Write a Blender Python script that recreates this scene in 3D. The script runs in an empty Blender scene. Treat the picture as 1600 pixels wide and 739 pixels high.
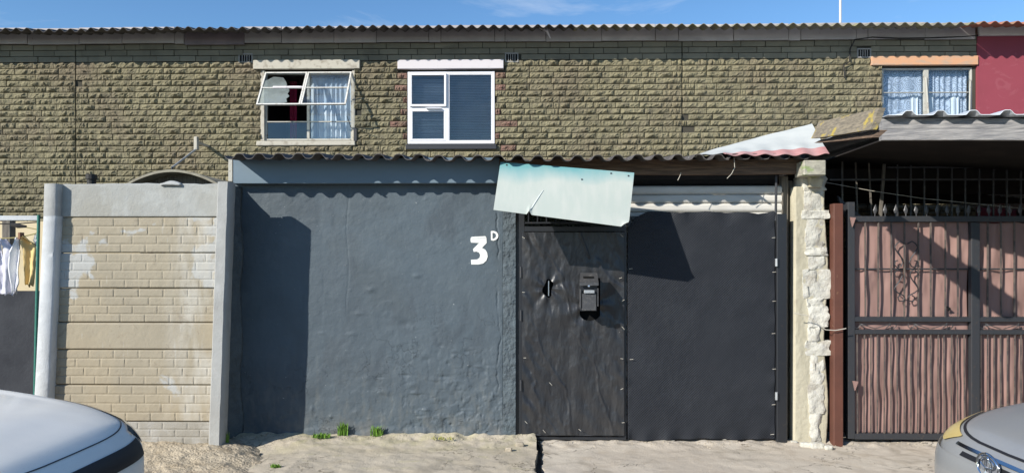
import bpy, bmesh, math, random
import numpy as np
from mathutils import Vector, Matrix
random.seed(7)
S = bpy.context.scene
COL = S.collection
# ---------------------------------------------------------------- camera
F, CX, HY, PSI, H = 1155.0, 800.0, 400.0, 0.020, 1.7
cd = bpy.data.cameras.new('camera'); cam = bpy.data.objects.new('camera', cd); COL.objects.link(cam)
cam.location = (0, 0, H); cam.rotation_euler = (math.radians(90), 0, PSI)
cd.sensor_width = 36; cd.lens = 36*F/1600; cd.shift_y = (HY-369.5)/1600
cd.clip_start = .05; cd.clip_end = 3000
S.camera = cam
# ---------------------------------------------------------------- sun and sky
SD = Vector((1, .85, -.70)).normalized()
sl = bpy.data.lights.new('sun', 'SUN'); sl.energy = 4.9; sl.angle = math.radians(.53); sl.color = (1, .945, .86)
so = bpy.data.objects.new('sun', sl); COL.objects.link(so); so.rotation_euler = SD.to_track_quat('-Z', 'Y').to_euler()
w = bpy.data.worlds.new('World'); S.world = w; w.use_nodes = True
nt = w.node_tree; N = nt.nodes; L = nt.links
bg = N['Background']
sk = N.new('ShaderNodeTexSky'); sk.sky_type = 'NISHITA'; sk.sun_disc = False
sk.sun_elevation = math.asin(-SD.z); sk.sun_rotation = math.atan2(-SD.x, -SD.y)
sk.air_density = 1.0; sk.dust_density = .1; sk.ozone_density = 4.0; sk.altitude = 30
hs = N.new('ShaderNodeHueSaturation'); hs.inputs['Saturation'].default_value = 1.12
tc = N.new('ShaderNodeTexCoord'); mp = N.new('ShaderNodeMapping'); mp.inputs['Scale'].default_value = (1.6, 1.6, 6)
mp.inputs['Rotation'].default_value = (0, .5, .3)
nz = N.new('ShaderNodeTexNoise'); nz.inputs['Scale'].default_value = 2.2; nz.inputs['Detail'].default_value = 7; nz.inputs['Roughness'].default_value = .62
nz.inputs['Distortion'].default_value = .7
rp = N.new('ShaderNodeValToRGB'); rp.color_ramp.elements[0].position = .50; rp.color_ramp.elements[1].position = .80
rp.color_ramp.elements[0].color = (0, 0, 0, 1); rp.color_ramp.elements[1].color = (.55, .55, .55, 1)
mx = N.new('ShaderNodeMix'); mx.data_type = 'RGBA'; mx.inputs[7].default_value = (5.2, 5.6, 6.2, 1)
L.new(tc.outputs['Generated'], mp.inputs[0]); L.new(mp.outputs[0], nz.inputs[0]); L.new(nz.outputs[0], rp.inputs[0])
L.new(rp.outputs[0], mx.inputs[0]); L.new(sk.outputs[0], mx.inputs[6]); L.new(mx.outputs[2], hs.inputs['Color']); L.new(hs.outputs[0], bg.inputs[0])
bg.inputs[1].default_value = .125
S.view_settings.view_transform = 'Standard'; S.view_settings.look = 'None'
S.view_settings.exposure = .42; S.view_settings.gamma = 1
S.render.engine = 'CYCLES'; S.render.resolution_x = 1024; S.render.resolution_y = 472
S.cycles.max_bounces = 6; S.cycles.transparent_max_bounces = 12

# ---------------------------------------------------------------- helpers
def P(px, py, Y):
    u = (px-CX)/F; v = (HY-py)/F
    rx = -math.sin(PSI)+u*math.cos(PSI); ry = math.cos(PSI)+u*math.sin(PSI)
    t = Y/ry
    return rx*t, H+v*t
def PX(px, Y): return P(px, 400, Y)[0]
def PZ(px, py, Y): return P(px, py, Y)[1]

_tabs = {}
def vn(x, y, seed=0):
    if seed not in _tabs: _tabs[seed] = np.random.RandomState(seed+11).rand(256, 256)
    T = _tabs[seed]
    x = np.asarray(x, float); y = np.asarray(y, float)
    xi = np.floor(x).astype(int); yi = np.floor(y).astype(int); fx = x-xi; fy = y-yi
    fx = fx*fx*(3-2*fx); fy = fy*fy*(3-2*fy)
    a = T[xi & 255, yi & 255]; b = T[(xi+1) & 255, yi & 255]; c = T[xi & 255, (yi+1) & 255]; d = T[(xi+1) & 255, (yi+1) & 255]
    return (a*(1-fx)+b*fx)*(1-fy)+(c*(1-fx)+d*fx)*fy
def fbm(x, y, seed=0, o=4):
    s = 0; a = .5; x = np.asarray(x, float); y = np.asarray(y, float)
    for i in range(o):
        s = s+a*(vn(x, y, seed+i)-.5)*2; x = x*2.03+17.1; y = y*2.03+5.7; a *= .5
    return s

class MB:
    def __init__(s): s.v = []; s.f = []
    def add(s, vs, fs):
        n = len(s.v); s.v += [tuple(map(float, v)) for v in vs]; s.f += [tuple(i+n for i in f) for f in fs]; return s
    def box(s, x0, x1, y0, y1, z0, z1, M=None, ch=0):
        if ch:
            # chamfered box: 24 vertices
            vs = []; X = (x0, x1); Y = (y0, y1); Z = (z0, z1); idx = {}
            for i in (0, 1):
                for j in (0, 1):
                    for k in (0, 1):
                        sx, sy, sz = (1-2*i)*ch, (1-2*j)*ch, (1-2*k)*ch
                        for ax, d in enumerate(((0, sy, sz), (sx, 0, sz), (sx, sy, 0))):
                            idx[i, j, k, ax] = len(vs); vs.append((X[i]+d[0], Y[j]+d[1], Z[k]+d[2]))
            fs = []
            for i in (0, 1):
                fs.append([idx[i, a, b, 0] for a, b in ((0, 0), (0, 1), (1, 1), (1, 0))])
                fs.append([idx[a, i, b, 1] for a, b in ((0, 0), (0, 1), (1, 1), (1, 0))])
                fs.append([idx[a, b, i, 2] for a, b in ((0, 0), (0, 1), (1, 1), (1, 0))])
                for j in (0, 1):
                    fs.append([idx[i, j, 0, 0], idx[i, j, 1, 0], idx[i, j, 1, 1], idx[i, j, 0, 1]])
                    fs.append([idx[i, 0, j, 0], idx[i, 1, j, 0], idx[i, 1, j, 2], idx[i, 0, j, 2]])
                    fs.append([idx[0, i, j, 1], idx[1, i, j, 1], idx[1, i, j, 2], idx[0, i, j, 2]])
                    for k in (0, 1): fs.append([idx[i, j, k, 0], idx[i, j, k, 1], idx[i, j, k, 2]])
        else:
            vs = [(x, y, z) for x in (x0, x1) for y in (y0, y1) for z in (z0, z1)]
            fs = [(0, 1, 3, 2), (4, 6, 7, 5), (0, 4, 5, 1), (2, 3, 7, 6), (0, 2, 6, 4), (1, 5, 7, 3)]
        if M is not None: vs = [tuple(M @ Vector(v)) for v in vs]
        return s.add(vs, fs)
    def tube(s, pts, r, n=8, cap=True):
        pts = [Vector(p) for p in pts]; m = len(pts); rs = r if isinstance(r, (list, tuple)) else [r]*m
        vs = []; up = Vector((0, .31, .95))
        for i, p in enumerate(pts):
            t = (pts[min(i+1, m-1)]-pts[max(i-1, 0)]).normalized()
            a = t.cross(up)
            if a.length < .05: a = t.cross(Vector((1, 0, 0)))
            a.normalize(); b = t.cross(a).normalized()
            for k in range(n):
                q = 2*math.pi*k/n; vs.append(p+(a*math.cos(q)+b*math.sin(q))*rs[i])
        fs = [(i*n+k, i*n+(k+1) % n, (i+1)*n+(k+1) % n, (i+1)*n+k) for i in range(m-1) for k in range(n)]
        if cap: fs += [tuple(range(n)), tuple(range((m-1)*n, m*n))]
        return s.add(vs, fs)
    def bar(s, p, q, wx, wy):            # square bar, mainly vertical or horizontal, section wx (x or z) by wy (y)
        p = Vector(p); q = Vector(q); t = (q-p).normalized(); b = Vector((0, 1, 0)); a = t.cross(b).normalized(); b = a.cross(t)
        vs = [c+a*i*wx/2+b*j*wy/2 for c in (p, q) for i, j in ((-1, -1), (1, -1), (1, 1), (-1, 1))]
        return s.add(vs, [(0, 1, 2, 3), (4, 5, 6, 7), (0, 1, 5, 4), (1, 2, 6, 5), (2, 3, 7, 6), (3, 0, 4, 7)])
    def prism(s, poly, y0, y1):          # polygon in xz, thickness in y
        n = len(poly)
        vs = [(x, y0, z) for x, z in poly]+[(x, y1, z) for x, z in poly]
        return s.add(vs, [tuple(range(n)), tuple(range(2*n-1, n-1, -1))]+[(i, (i+1) % n, n+(i+1) % n, n+i) for i in range(n)])
    def sheet(s, nu, nv, fn, off=None):  # fn(U,V)->X,Y,Z arrays; off: thickness vector
        U, V = np.meshgrid(np.linspace(0, 1, nu+1), np.linspace(0, 1, nv+1), indexing='ij')
        X, Y, Z = fn(U, V); X = X+0*U; Y = Y+0*U; Z = Z+0*U
        vs = np.stack([X.ravel(), Y.ravel(), Z.ravel()], 1).tolist()
        a = (np.arange(nu)[:, None]*(nv+1)+np.arange(nv)[None, :]).ravel()
        fs = np.stack([a, a+nv+1, a+nv+2, a+1], 1).tolist()
        if off is not None:
            n = len(vs); o = off
            vs += [[v[0]+o[0], v[1]+o[1], v[2]+o[2]] for v in vs[:n]]
            fs += [[f[3]+n, f[2]+n, f[1]+n, f[0]+n] for f in fs[:len(a)]]
            rim = [i*(nv+1) for i in range(nu+1)]+[nu*(nv+1)+j for j in range(1, nv+1)]+[i*(nv+1)+nv for i in range(nu-1, -1, -1)]+[j for j in range(nv-1, 0, -1)]
            fs += [[rim[i], rim[(i+1) % len(rim)], rim[(i+1) % len(rim)]+n, rim[i]+n] for i in range(len(rim))]
        return s.add(vs, fs)
    def lathe(s, prof, M, n=24):         # prof (r,h) about local z
        vs = [M @ Vector((r*math.cos(2*math.pi*k/n), r*math.sin(2*math.pi*k/n), h)) for r, h in prof for k in range(n)]
        m = len(prof)
        return s.add(vs, [(i*n+k, i*n+(k+1) % n, (i+1)*n+(k+1) % n, (i+1)*n+k) for i in range(m-1) for k in range(n)])

WL = {}
def setp(o, label=None, cat=None, group=None, kind=None):
    if label: o['label'] = label
    if cat: o['category'] = cat
    if group: o['group'] = group
    if kind: o['kind'] = kind
    return o
def obj(name, mb, mat, parent=None, smooth=False, keep=False, **kw):
    me = bpy.data.meshes.new(name)
    v = np.array(mb.v) if not keep else None
    if keep: o0 = Vector((0, 0, 0)); vs = mb.v
    else:
        lo = v.min(0); hi = v.max(0); o0 = Vector(((lo[0]+hi[0])/2, (lo[1]+hi[1])/2, lo[2])); vs = (v-np.array(o0)).tolist()
    me.from_pydata(vs, [], mb.f); me.materials.append(mat)
    b = bmesh.new(); b.from_mesh(me); bmesh.ops.recalc_face_normals(b, faces=b.faces); b.to_mesh(me); b.free()
    if smooth is not False:
        me.shade_smooth()
        if smooth is not True: me.set_sharp_from_angle(angle=math.radians(smooth))
    o = bpy.data.objects.new(name, me); COL.objects.link(o)
    WL[o.name] = o0
    if parent: o.parent = parent; o.location = o0-WL[parent.name]
    else: o.location = o0
    setp(o, **kw)
    return o
def inst(name, me, loc, parent, scale=(1, 1, 1), rot=(0, 0, 0)):
    o = bpy.data.objects.new(name, me); COL.objects.link(o); WL[o.name] = Vector(loc)
    if parent: o.parent = parent; o.location = Vector(loc)-WL[parent.name]
    else: o.location = loc
    o.scale = scale; o.rotation_euler = rot
    return o
def thing(name, loc, label, cat, group=None):
    o = bpy.data.objects.new(name, None); COL.objects.link(o); o.location = loc; o.empty_display_size = .2
    WL[o.name] = Vector(loc); return setp(o, label, cat, group)

# ---------------------------------------------------------------- materials
def new_mat(name):
    m = bpy.data.materials.new(name); m.use_nodes = True
    return m, m.node_tree.nodes, m.node_tree.links, m.node_tree.nodes['Principled BSDF']
def rgb(c): return (c[0], c[1], c[2], 1)
class MatB:
    """small node-building helper: layered procedural paint"""
    def __init__(s, name, base, rough=.8, spec=.3, metal=0):
        s.m, s.N, s.L, s.b = new_mat(name)
        s.b.inputs['Roughness'].default_value = rough; s.b.inputs['Specular IOR Level'].default_value = spec; s.b.inputs['Metallic'].default_value = metal
        g = s.N.new('ShaderNodeNewGeometry'); s.geo = g; s.pos = g.outputs['Position']
        c = s.N.new('ShaderNodeRGB'); c.outputs[0].default_value = rgb(base); s.col = c.outputs[0]; s.h = None; s.rough = None
    def noise(s, scale, detail=4, rough=.55, stretch=(1, 1, 1), dist=0, rot=None):
        mp = s.N.new('ShaderNodeMapping'); mp.inputs['Scale'].default_value = stretch
        if rot: mp.inputs['Rotation'].default_value = rot
        s.L.new(s.pos, mp.inputs[0])
        n = s.N.new('ShaderNodeTexNoise'); n.inputs['Scale'].default_value = scale; n.inputs['Detail'].default_value = detail
        n.inputs['Roughness'].default_value = rough; n.inputs['Distortion'].default_value = dist; s.L.new(mp.outputs[0], n.inputs[0]); return n.outputs[0]
    def ramp(s, val, a, b, lo=0., hi=1.):
        r = s.N.new('ShaderNodeMapRange'); r.inputs[1].default_value = a; r.inputs[2].default_value = b
        r.inputs[3].default_value = lo; r.inputs[4].default_value = hi; s.L.new(val, r.inputs[0]); return r.outputs[0]
    def math(s, op, a, b):
        n = s.N.new('ShaderNodeMath'); n.operation = op
        for i, q in enumerate((a, b)):
            if isinstance(q, (int, float)): n.inputs[i].default_value = q
            else: s.L.new(q, n.inputs[i])
        return n.outputs[0]
    def sep(s):
        n = s.N.new('ShaderNodeSeparateXYZ'); s.L.new(s.pos, n.inputs[0]); return n.outputs
    def mix(s, fac, color, mode='MIX'):
        n = s.N.new('ShaderNodeMix'); n.data_type = 'RGBA'; n.blend_type = mode
        if isinstance(fac, (int, float)): n.inputs[0].default_value = fac
        else: s.L.new(fac, n.inputs[0])
        s.L.new(s.col, n.inputs[6]); n.inputs[7].default_value = rgb(color); s.col = n.outputs[2]; return s
    def vary(s, scale, color, a=.45, b=.65, amt=1., **k):
        return s.mix(s.ramp(s.noise(scale, **k), a, b, 0, amt), color)
    def rnd(s, amt=.3):                   # random lightness per object or per island
        oi = s.N.new('ShaderNodeObjectInfo')
        v = s.math('FRACT', s.math('ADD', s.geo.outputs['Random Per Island'], oi.outputs['Random']), 0)
        v = s.math('ADD', s.math('MULTIPLY', v, amt), 1-amt/2)
        n = s.N.new('ShaderNodeMix'); n.data_type = 'RGBA'; n.blend_type = 'MULTIPLY'; n.inputs[0].default_value = 1
        cm = s.N.new('ShaderNodeCombineColor'); [s.L.new(v, cm.inputs[i]) for i in range(3)]
        s.L.new(s.col, n.inputs[6]); s.L.new(cm.outputs[0], n.inputs[7]); s.col = n.outputs[2]; return s
    def bump(s, scale, dist, detail=4, strength=1., **k):
        h = s.noise(scale, detail=detail, **k); h = s.math('MULTIPLY', h, dist)
        s.h = h if s.h is None else s.math('ADD', s.h, h); return s
    def bumpv(s, v, dist):
        h = s.math('MULTIPLY', v, dist); s.h = h if s.h is None else s.math('ADD', s.h, h); return s
    def roughv(s, v): s.L.new(v, s.b.inputs['Roughness']); return s
    def done(s):
        s.L.new(s.col, s.b.inputs['Base Color'])
        if s.h is not None:
            b = s.N.new('ShaderNodeBump'); b.inputs['Distance'].default_value = 1; s.L.new(s.h, b.inputs['Height']); s.L.new(b.outputs[0], s.b.inputs['Normal'])
        return s.m

M = {}
M['brick'] = MatB('split_brick', (.205, .183, .115), .92, .15).rnd(.30).vary(1.3, (.245, .222, .14), .4, .65, .7).vary(.45, (.15, .13, .088), .48, .68, .7).vary(9, (.14, .122, .09), .50, .70, .6).vary(.9, (.20, .16, .115), .5, .72, .6).vary(70, (.33, .30, .22), .55, .8, .5).vary(28, (.10, .09, .07), .60, .72, .6).bump(26, .020, 4).bump(110, .006, 3).done()
M['brick_smooth'] = MatB('smooth_brick', (.225, .205, .15), .9, .15).rnd(.25).vary(1.5, (.12, .115, .09), .4, .7, .7).vary(8, (.25, .235, .17), .5, .75, .4).bump(60, .003, 4).done()
M['brick_red'] = MatB('reddish_brick', (.21, .125, .10), .9, .15).rnd(.3).vary(8, (.18, .15, .10), .4, .7, .7).bump(38, .012, 5).done()
M['mortar'] = MatB('mortar', (.07, .064, .05), .95, .1).vary(6, (.06, .055, .045), .4, .7, .7).bump(90, .003).done()
M['fibre_dark'] = MatB('weathered_fibre_cement', (.12, .11, .105), .9, .2).vary(5, (.06, .055, .052), .42, .65, .8).vary(25, (.2, .2, .16), .6, .75, .5).bump(80, .002).done()
M['fibre_light'] = MatB('lichen_fibre_cement', (.24, .22, .18), .9, .2).vary(5, (.30, .28, .12), .45, .65, .7).vary(22, (.11, .10, .09), .55, .7, .6).bump(80, .002).done()
M['roof_red'] = MatB('faded_red_roof', (.38, .15, .10), .85, .2).vary(7, (.28, .22, .13), .45, .65, .7).done()
M['fascia_board'] = MatB('grey_fascia_board', (.46, .425, .41), .85, .2).rnd(.22).vary(2.2, (.33, .305, .30), .4, .7, .8).vary(30, (.14, .13, .12), .68, .75, .7).bump(50, .001).done()
M['fascia_brown'] = MatB('dark_fascia_board', (.24, .20, .21), .85, .2).vary(3, (.17, .145, .155), .4, .7, .8).done()
M['white_fascia'] = MatB('white_fascia', (.6, .57, .53), .7, .3).vary(4, (.45, .42, .38), .5, .75, .6).done()
M['maroon'] = MatB('maroon_wall_paint', (.27, .055, .075), .75, .3).vary(1.6, (.235, .05, .065), .4, .65, .7).vary(3.0, (.33, .10, .12), .60, .66, .35, dist=2.5).bump(60, .0015).done()
M['lintel_white'] = MatB('white_lintel_paint', (.62, .585, .60), .7, .3).vary(9, (.5, .46, .45), .58, .75, .5).bump(60, .001).done()
M['lintel_old'] = MatB('peeling_lintel_paint', (.48, .45, .38), .85, .2).vary(12, (.28, .25, .2), .5, .68, .8).bump(50, .003).done()
M['lintel_orange'] = MatB('faded_orange_lintel', (.60, .33, .19), .8, .2).vary(6, (.42, .33, .25), .45, .7, .8, stretch=(1, 1, 3)).bump(60, .001).done()
M['old_paint'] = MatB('old_window_paint', (.44, .43, .38), .7, .3).vary(14, (.22, .19, .15), .56, .68, .8).bump(70, .002).done()
M['sash_old'] = MatB('old_white_sash_paint', (.62, .61, .57), .7, .3).vary(25, (.36, .33, .28), .54, .66, .7).bump(70, .002).done()
M['upvc'] = MatB('white_upvc', (.78, .78, .80), .35, .5).vary(8, (.66, .66, .67), .55, .8, .6).done()
M['dark_steel'] = MatB('dark_steel', (.035, .037, .042), .5, .4).vary(40, (.10, .07, .05), .6, .75, .6).bump(120, .0006).done()
M['bar_rust'] = MatB('rusty_brown_bar', (.13, .105, .09), .7, .3).vary(14, (.06, .055, .055), .45, .6, .9).vary(60, (.22, .15, .10), .6, .7, .7).done()
M['black_paint'] = MatB('black_gate_paint', (.018, .02, .024), .42, .5).vary(30, (.06, .045, .035), .62, .75, .6).done()
M['pipe_steel'] = MatB('galvanised_pipe', (.42, .44, .45), .5, .5, .5).vary(20, (.3, .3, .3), .5, .7, .7).done()
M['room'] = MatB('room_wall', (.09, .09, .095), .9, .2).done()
M['floor_in'] = MatB('yard_floor', (.16, .15, .14), .9, .2).vary(3, (.10, .09, .085), .4, .7, .8).done()
# plaster: grey painted garage wall
b = MatB('grey_wall_paint', (.082, .108, .128), .62, .3)
b.vary(.9, (.074, .095, .112), .38, .62, .9).vary(5, (.10, .125, .142), .5, .7, .5)
z = b.sep()[2]
b.mix(b.math('MULTIPLY', b.ramp(z, 0, .28, .75, 0), b.ramp(b.noise(7), .42, .62)), (.17, .165, .15))
b.vary(2.4, (.062, .078, .092), .56, .66, .6, stretch=(1.4, 1, .8))
def iso(b, sc, wd, **k):
    n = b.noise(sc, **k); d = b.math('ABSOLUTE', b.math('SUBTRACT', n, .5), 0); return b.ramp(d, 0, wd, 1, 0)
zq2 = b.sep(); lowm = b.ramp(zq2[2], .2, 1.5, 1, .0); rgm = b.ramp(zq2[0], -1.4, .0)
crk = b.math('MULTIPLY', iso(b, 3.1, .0045, detail=5, rough=.62), b.math('MULTIPLY', lowm, b.ramp(b.noise(1.3), .47, .55)))
b.mix(b.math('MULTIPLY', crk, .7), (.035, .045, .052))
b.vary(3.2, (.098, .125, .143), .54, .74, .55, stretch=(4, 1, .6)); b.vary(1.1, (.07, .088, .10), .52, .66, .6, dist=1.0)
b.mix(b.math('MULTIPLY', b.ramp(zq2[2], .1, .9, .6, 0), b.ramp(b.noise(9, stretch=(2, 1, .7)), .5, .68)), (.13, .14, .137))
b.bumpv(crk, -.006)
b.vary(42, (.34, .36, .36), .725, .75, .9)
b.bump(14, .006, 5).bump(95, .0018, 4); M['grey_wall'] = b.done()
M['grey_rough'] = MatB('rough_grey_plaster', (.10, .125, .14), .8, .2).vary(12, (.075, .09, .10), .4, .65, .8).bump(22, .02, 5).bump(90, .006, 4).done()
M['fascia_blue'] = MatB('blue_grey_fascia_paint', (.145, .20, .245), .6, .3).vary(2.5, (.125, .175, .215), .4, .65, .8, stretch=(.5, 1, 2)).bump(60, .0006).done()
M['number_white'] = MatB('white_number_paint', (.74, .75, .72), .7, .2).vary(14, (.60, .62, .61), .56, .72, .6).done()
M['number_grey'] = MatB('grey_number_line', (.42, .45, .46), .7, .2).done()
# precast concrete
def conc(name, base, dark, light): return MatB(name, base, .9, .2).vary(2.2, dark, .45, .68, .7).vary(5.5, light, .52, .66, .6, dist=.6).vary(60, dark, .62, .75, .7).bump(70, .0025, 5).bump(14, .004, 3)
M['conc_post'] = conc('precast_post_concrete', (.37, .375, .36), (.30, .295, .28), (.43, .43, .42)).done()
M['conc_post_white'] = conc('whitewashed_post', (.50, .52, .53), (.42, .43, .43), (.58, .60, .61)).done()
M['conc_panel'] = conc('plain_precast_panel', (.35, .355, .335), (.30, .29, .25), (.40, .41, .39)).done()
M['conc_grey'] = conc('grey_brick_panel', (.34, .325, .285), (.28, .26, .22), (.41, .405, .385)).done()
def beige(name, wh):
    b = MatB(name, (.34, .30, .225), .88, .2); b.vary(3, (.30, .265, .20), .4, .65, .8)
    n = b.noise(1.9, detail=5, dist=.4)
    b.vary(1.4, (.35, .30, .215), .46, .58, .75, dist=.8); b.mix(b.ramp(n, .60-wh*.14, .625-wh*.14, 0, .85), (.41, .42, .41))
    x = b.sep()[0]; n2 = b.noise(3.2, detail=4, stretch=(2.5, 1, .6))
    b.mix(b.math('MULTIPLY', b.ramp(x, PX(250, 6.5), PX(300, 6.5)), b.ramp(n2, .40, .62, 0, .8)), (.46, .44, .385))
    b.mix(b.ramp(b.noise(9, detail=3, stretch=(3, 1, .35)), .68, .72, 0, .35), (.47, .46, .42)); b.vary(7, (.24, .20, .15), .62, .70, .5, dist=1.2)
    b.vary(70, (.26, .21, .14), .63, .75, .7).bump(70, .002, 5).bump(13, .004, 3); return b.done()
M['beige0'] = beige('beige_painted_panel', .15); M['beige1'] = beige('patchy_beige_panel', .75)
# pavement
def iso0(b, sc, wd, **k):
    n = b.noise(sc, **k); d = b.math('ABSOLUTE', b.math('SUBTRACT', n, .5), 0); return b.ramp(d, 0, wd, 1, 0)
b = MatB('concrete_apron', (.44, .39, .31), .93, .15)
y_ = b.sep()[1]; b.mix(b.math('MULTIPLY', b.ramp(y_, 6.25, 6.75), b.ramp(b.noise(5), .42, .60, 0, .75)), (.36, .335, .19)); b.vary(.9, (.54, .48, .375), .4, .65, .6).vary(3.5, (.42, .365, .27), .5, .68, .7).vary(6, (.40, .37, .22), .60, .72, .55, stretch=(.6, 1.4, 1))
b.vary(60, (.30, .26, .20), .62, .74, .6).vary(130, (.66, .6, .5), .64, .74, .6).bump(80, .004, 5).bump(9, .012, 5); b.vary(1.6, (.30, .265, .21), .58, .70, .55, dist=1.5)
ck = b.math('MULTIPLY', iso0(b, 1.7, .0035, detail=6, rough=.6), b.ramp(b.noise(1.1), .5, .56)); b.mix(b.math('MULTIPLY', ck, .8), (.14, .12, .09)); b.bumpv(ck, -.01); M['concrete'] = b.done()
b = MatB('driveway_concrete', (.48, .425, .35), .93, .15).vary(1.2, (.54, .49, .41), .4, .65, .8).vary(5, (.40, .34, .265), .52, .68, .6).vary(1.9, (.32, .28, .22), .57, .68, .6, dist=1.5).vary(70, (.3, .26, .2), .64, .74, .6).bump(80, .004, 5).bump(9, .008, 5)
ck = b.math('MULTIPLY', iso0(b, 1.3, .0035, detail=6, rough=.6), b.ramp(b.noise(1.0), .47, .54)); b.mix(b.math('MULTIPLY', ck, .8), (.14, .12, .09)); b.bumpv(ck, -.01); M['concrete_right'] = b.done()
M['sand'] = MatB('sandy_soil', (.46, .395, .295), .96, .1).vary(5, (.36, .295, .205), .45, .65, .8).vary(50, (.56, .5, .39), .6, .72, .6).vary(24, (.24, .19, .13), .64, .74, .6).bump(50, .02, 6).done()
M['stone'] = MatB('loose_stone', (.40, .35, .27), .9, .2).rnd(.6).vary(30, (.28, .24, .18), .5, .7, .7).bump(80, .004).done()
M['asphalt'] = MatB('street_asphalt', (.10, .098, .09), .9, .2).vary(2, (.15, .14, .12), .45, .7, .6).bump(120, .004).done()
# roller door, steel, cloth
M['roller'] = MatB('cream_roller_door', (.62, .60, .55), .5, .4).vary(4, (.50, .48, .43), .45, .7, .6, stretch=(1, 1, 4)).done()
b = MatB('teal_faded_sheet', (.41, .45, .405), .55, .35)
zz = b.sep()[2]; tn = b.noise(3, stretch=(1.2, 1, .3)); zc = b.math('ADD', zz, b.math('MULTIPLY', tn, .16))
b.vary(7, (.46, .48, .435), .4, .68, .8, stretch=(2.6, 1, .25)).mix(b.ramp(zc, 2.42, 2.57, 0, .85), (.09, .31, .34)).vary(60, (.30, .35, .33), .66, .74, .5); M['teal_sheet'] = b.done()
M['teal_edge'] = MatB('sheet_edge', (.62, .66, .62), .7, .2).done()
def cloth(name, c1, c2, rough, wv=260, amt=.0016):
    b = MatB(name, c1, rough, .25); b.vary(3, c2, .4, .68, .8)
    x, y, z = b.sep()
    wx = b.math('SINE', b.math('MULTIPLY', x, wv), 0); wz = b.math('SINE', b.math('MULTIPLY', z, wv), 0)
    b.bumpv(b.math('MULTIPLY', wx, wz), amt); b.vary(80, tuple(2.2*v for v in c1), .68, .76, .4); return b
M['mesh_black'] = cloth('black_shade_cloth', (.018, .0205, .026), (.024, .027, .033), .62).bump(6, .006, 3).done()
M['tarp_black'] = MatB('black_plastic_sheet', (.024, .025, .028), .36, .5).vary(4, (.034, .034, .035), .45, .65, .8).bump(26, .003, 4, stretch=(1, 1, .4)).bump(140, .0008).done()
b = MatB('brown_shade_cloth', (.31, .195, .17), .9, .15); b.vary(3, (.26, .16, .14), .4, .68, .8)
x, y, zq = b.sep(); b.bumpv(b.math('MULTIPLY', b.math('SINE', b.math('MULTIPLY', x, 330), 0), b.math('SINE', b.math('MULTIPLY', zq, 330), 0)), .001); M['mesh_brown'] = b.done()
M['rust_brown'] = MatB('red_oxide_paint', (.12, .048, .033), .6, .35).vary(5, (.085, .037, .027), .4, .7, .8).vary(20, (.30, .17, .10), .64, .74, .6).bump(60, .001).done()
M['box_grey'] = MatB('letterbox_steel', (.075, .075, .078), .42, .5, .3).vary(30, (.2, .19, .18), .5, .75, .5).done()
M['lock'] = MatB('bright_metal', (.7, .7, .72), .3, .5, 1.).done()
M['plaster_cream'] = MatB('cream_plaster', (.47, .435, .33), .9, .15).vary(5, (.38, .35, .26), .45, .65, .7, stretch=(2, 1, .5)).vary(28, (.34, .29, .22), .64, .73, .7).bump(30, .006, 5).done()
M['plaster_broken'] = MatB('broken_white_render', (.54, .525, .46), .92, .1).rnd(.2).vary(9, (.33, .30, .25), .50, .66, .8).vary(40, (.54, .535, .52), .55, .7, .6).bump(26, .014, 5).bump(110, .004).done()
def wood(name, c1, c2, st=(12, 3, 1), c3=None):
    b = MatB(name, c1, .9, .15); b.vary(5, c2, .35, .62, .9, stretch=st, detail=6)
    if c3: b.vary(9, c3, .57, .64, .85)
    return b.bump(9, .006, 5, stretch=st).done()
M['wood_h'] = wood('weathered_beam_wood', (.19, .13, .09), (.09, .065, .05), (1, 3, 14))
M['wood_grey'] = wood('silvered_fascia_wood', (.29, .28, .27), (.15, .15, .155), (.7, 3, 14))
M['wood_v'] = wood('grey_post_wood', (.20, .18, .15), (.10, .09, .08), (14, 3, 1))
M['wood_lichen'] = wood('lichen_board_wood', (.26, .22, .16), (.14, .125, .10), (3, 3, 12), (.42, .32, .07))
M['wood_end'] = wood('pale_beam_end', (.44, .42, .34), (.30, .29, .24), (3, 3, 6), (.25, .32, .14))
M['roof_shade'] = MatB('shade_black_board', (.022, .02, .019), .95, .1).vary(4, (.035, .03, .027), .45, .65, .8).done()  # near-black colour stands in for deep shade under the right carport roof
M['zinc'] = MatB('white_flashing_sheet', (.46, .475, .455), .75, .2).vary(4, (.38, .40, .39), .45, .65, .7, stretch=(1, 1, 3)).vary(40, (.4, .38, .35), .66, .74, .6).done()
M['pink'] = MatB('pink_faded_sheet', (.42, .20, .19), .7, .3).vary(6, (.48, .32, .30), .45, .65, .7).done()
M['ibr'] = MatB('galvanised_roof_sheet', (.62, .65, .68), .42, .5, .35).vary(6, (.48, .5, .52), .45, .7, .7).done()
M['cream_wall'] = MatB('cream_yard_wall', (.62, .52, .34), .85, .2).vary(3, (.55, .45, .28), .4, .7, .7).done()
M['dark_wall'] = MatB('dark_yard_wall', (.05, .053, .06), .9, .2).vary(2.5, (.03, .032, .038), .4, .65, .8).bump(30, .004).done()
M['green_pole'] = MatB('green_pole_paint', (.03, .16, .12), .5, .4).vary(25, (.08, .2, .17), .55, .7, .5).done()
M['rope'] = MatB('washing_line', (.30, .26, .12), .8, .2).done()
M['cable'] = MatB('black_cable', (.03, .028, .026), .6, .3).done()
M['wire'] = MatB('pale_wire', (.5, .47, .4), .7, .3).done()
M['peg'] = MatB('clothes_peg', (.25, .13, .08), .7, .3).done()
def fabric(name, c, c2, st=(1, 1, 1)): return MatB(name, c, .95, .1).vary(8, c2, .45, .65, .6, stretch=st).bump(30, .004, 3).done()
M['white_cloth'] = fabric('white_cotton', (.66, .65, .72), (.58, .57, .64)); M['yellow_cloth'] = fabric('yellow_cotton', (.62, .47, .22), (.55, .40, .18))
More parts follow.
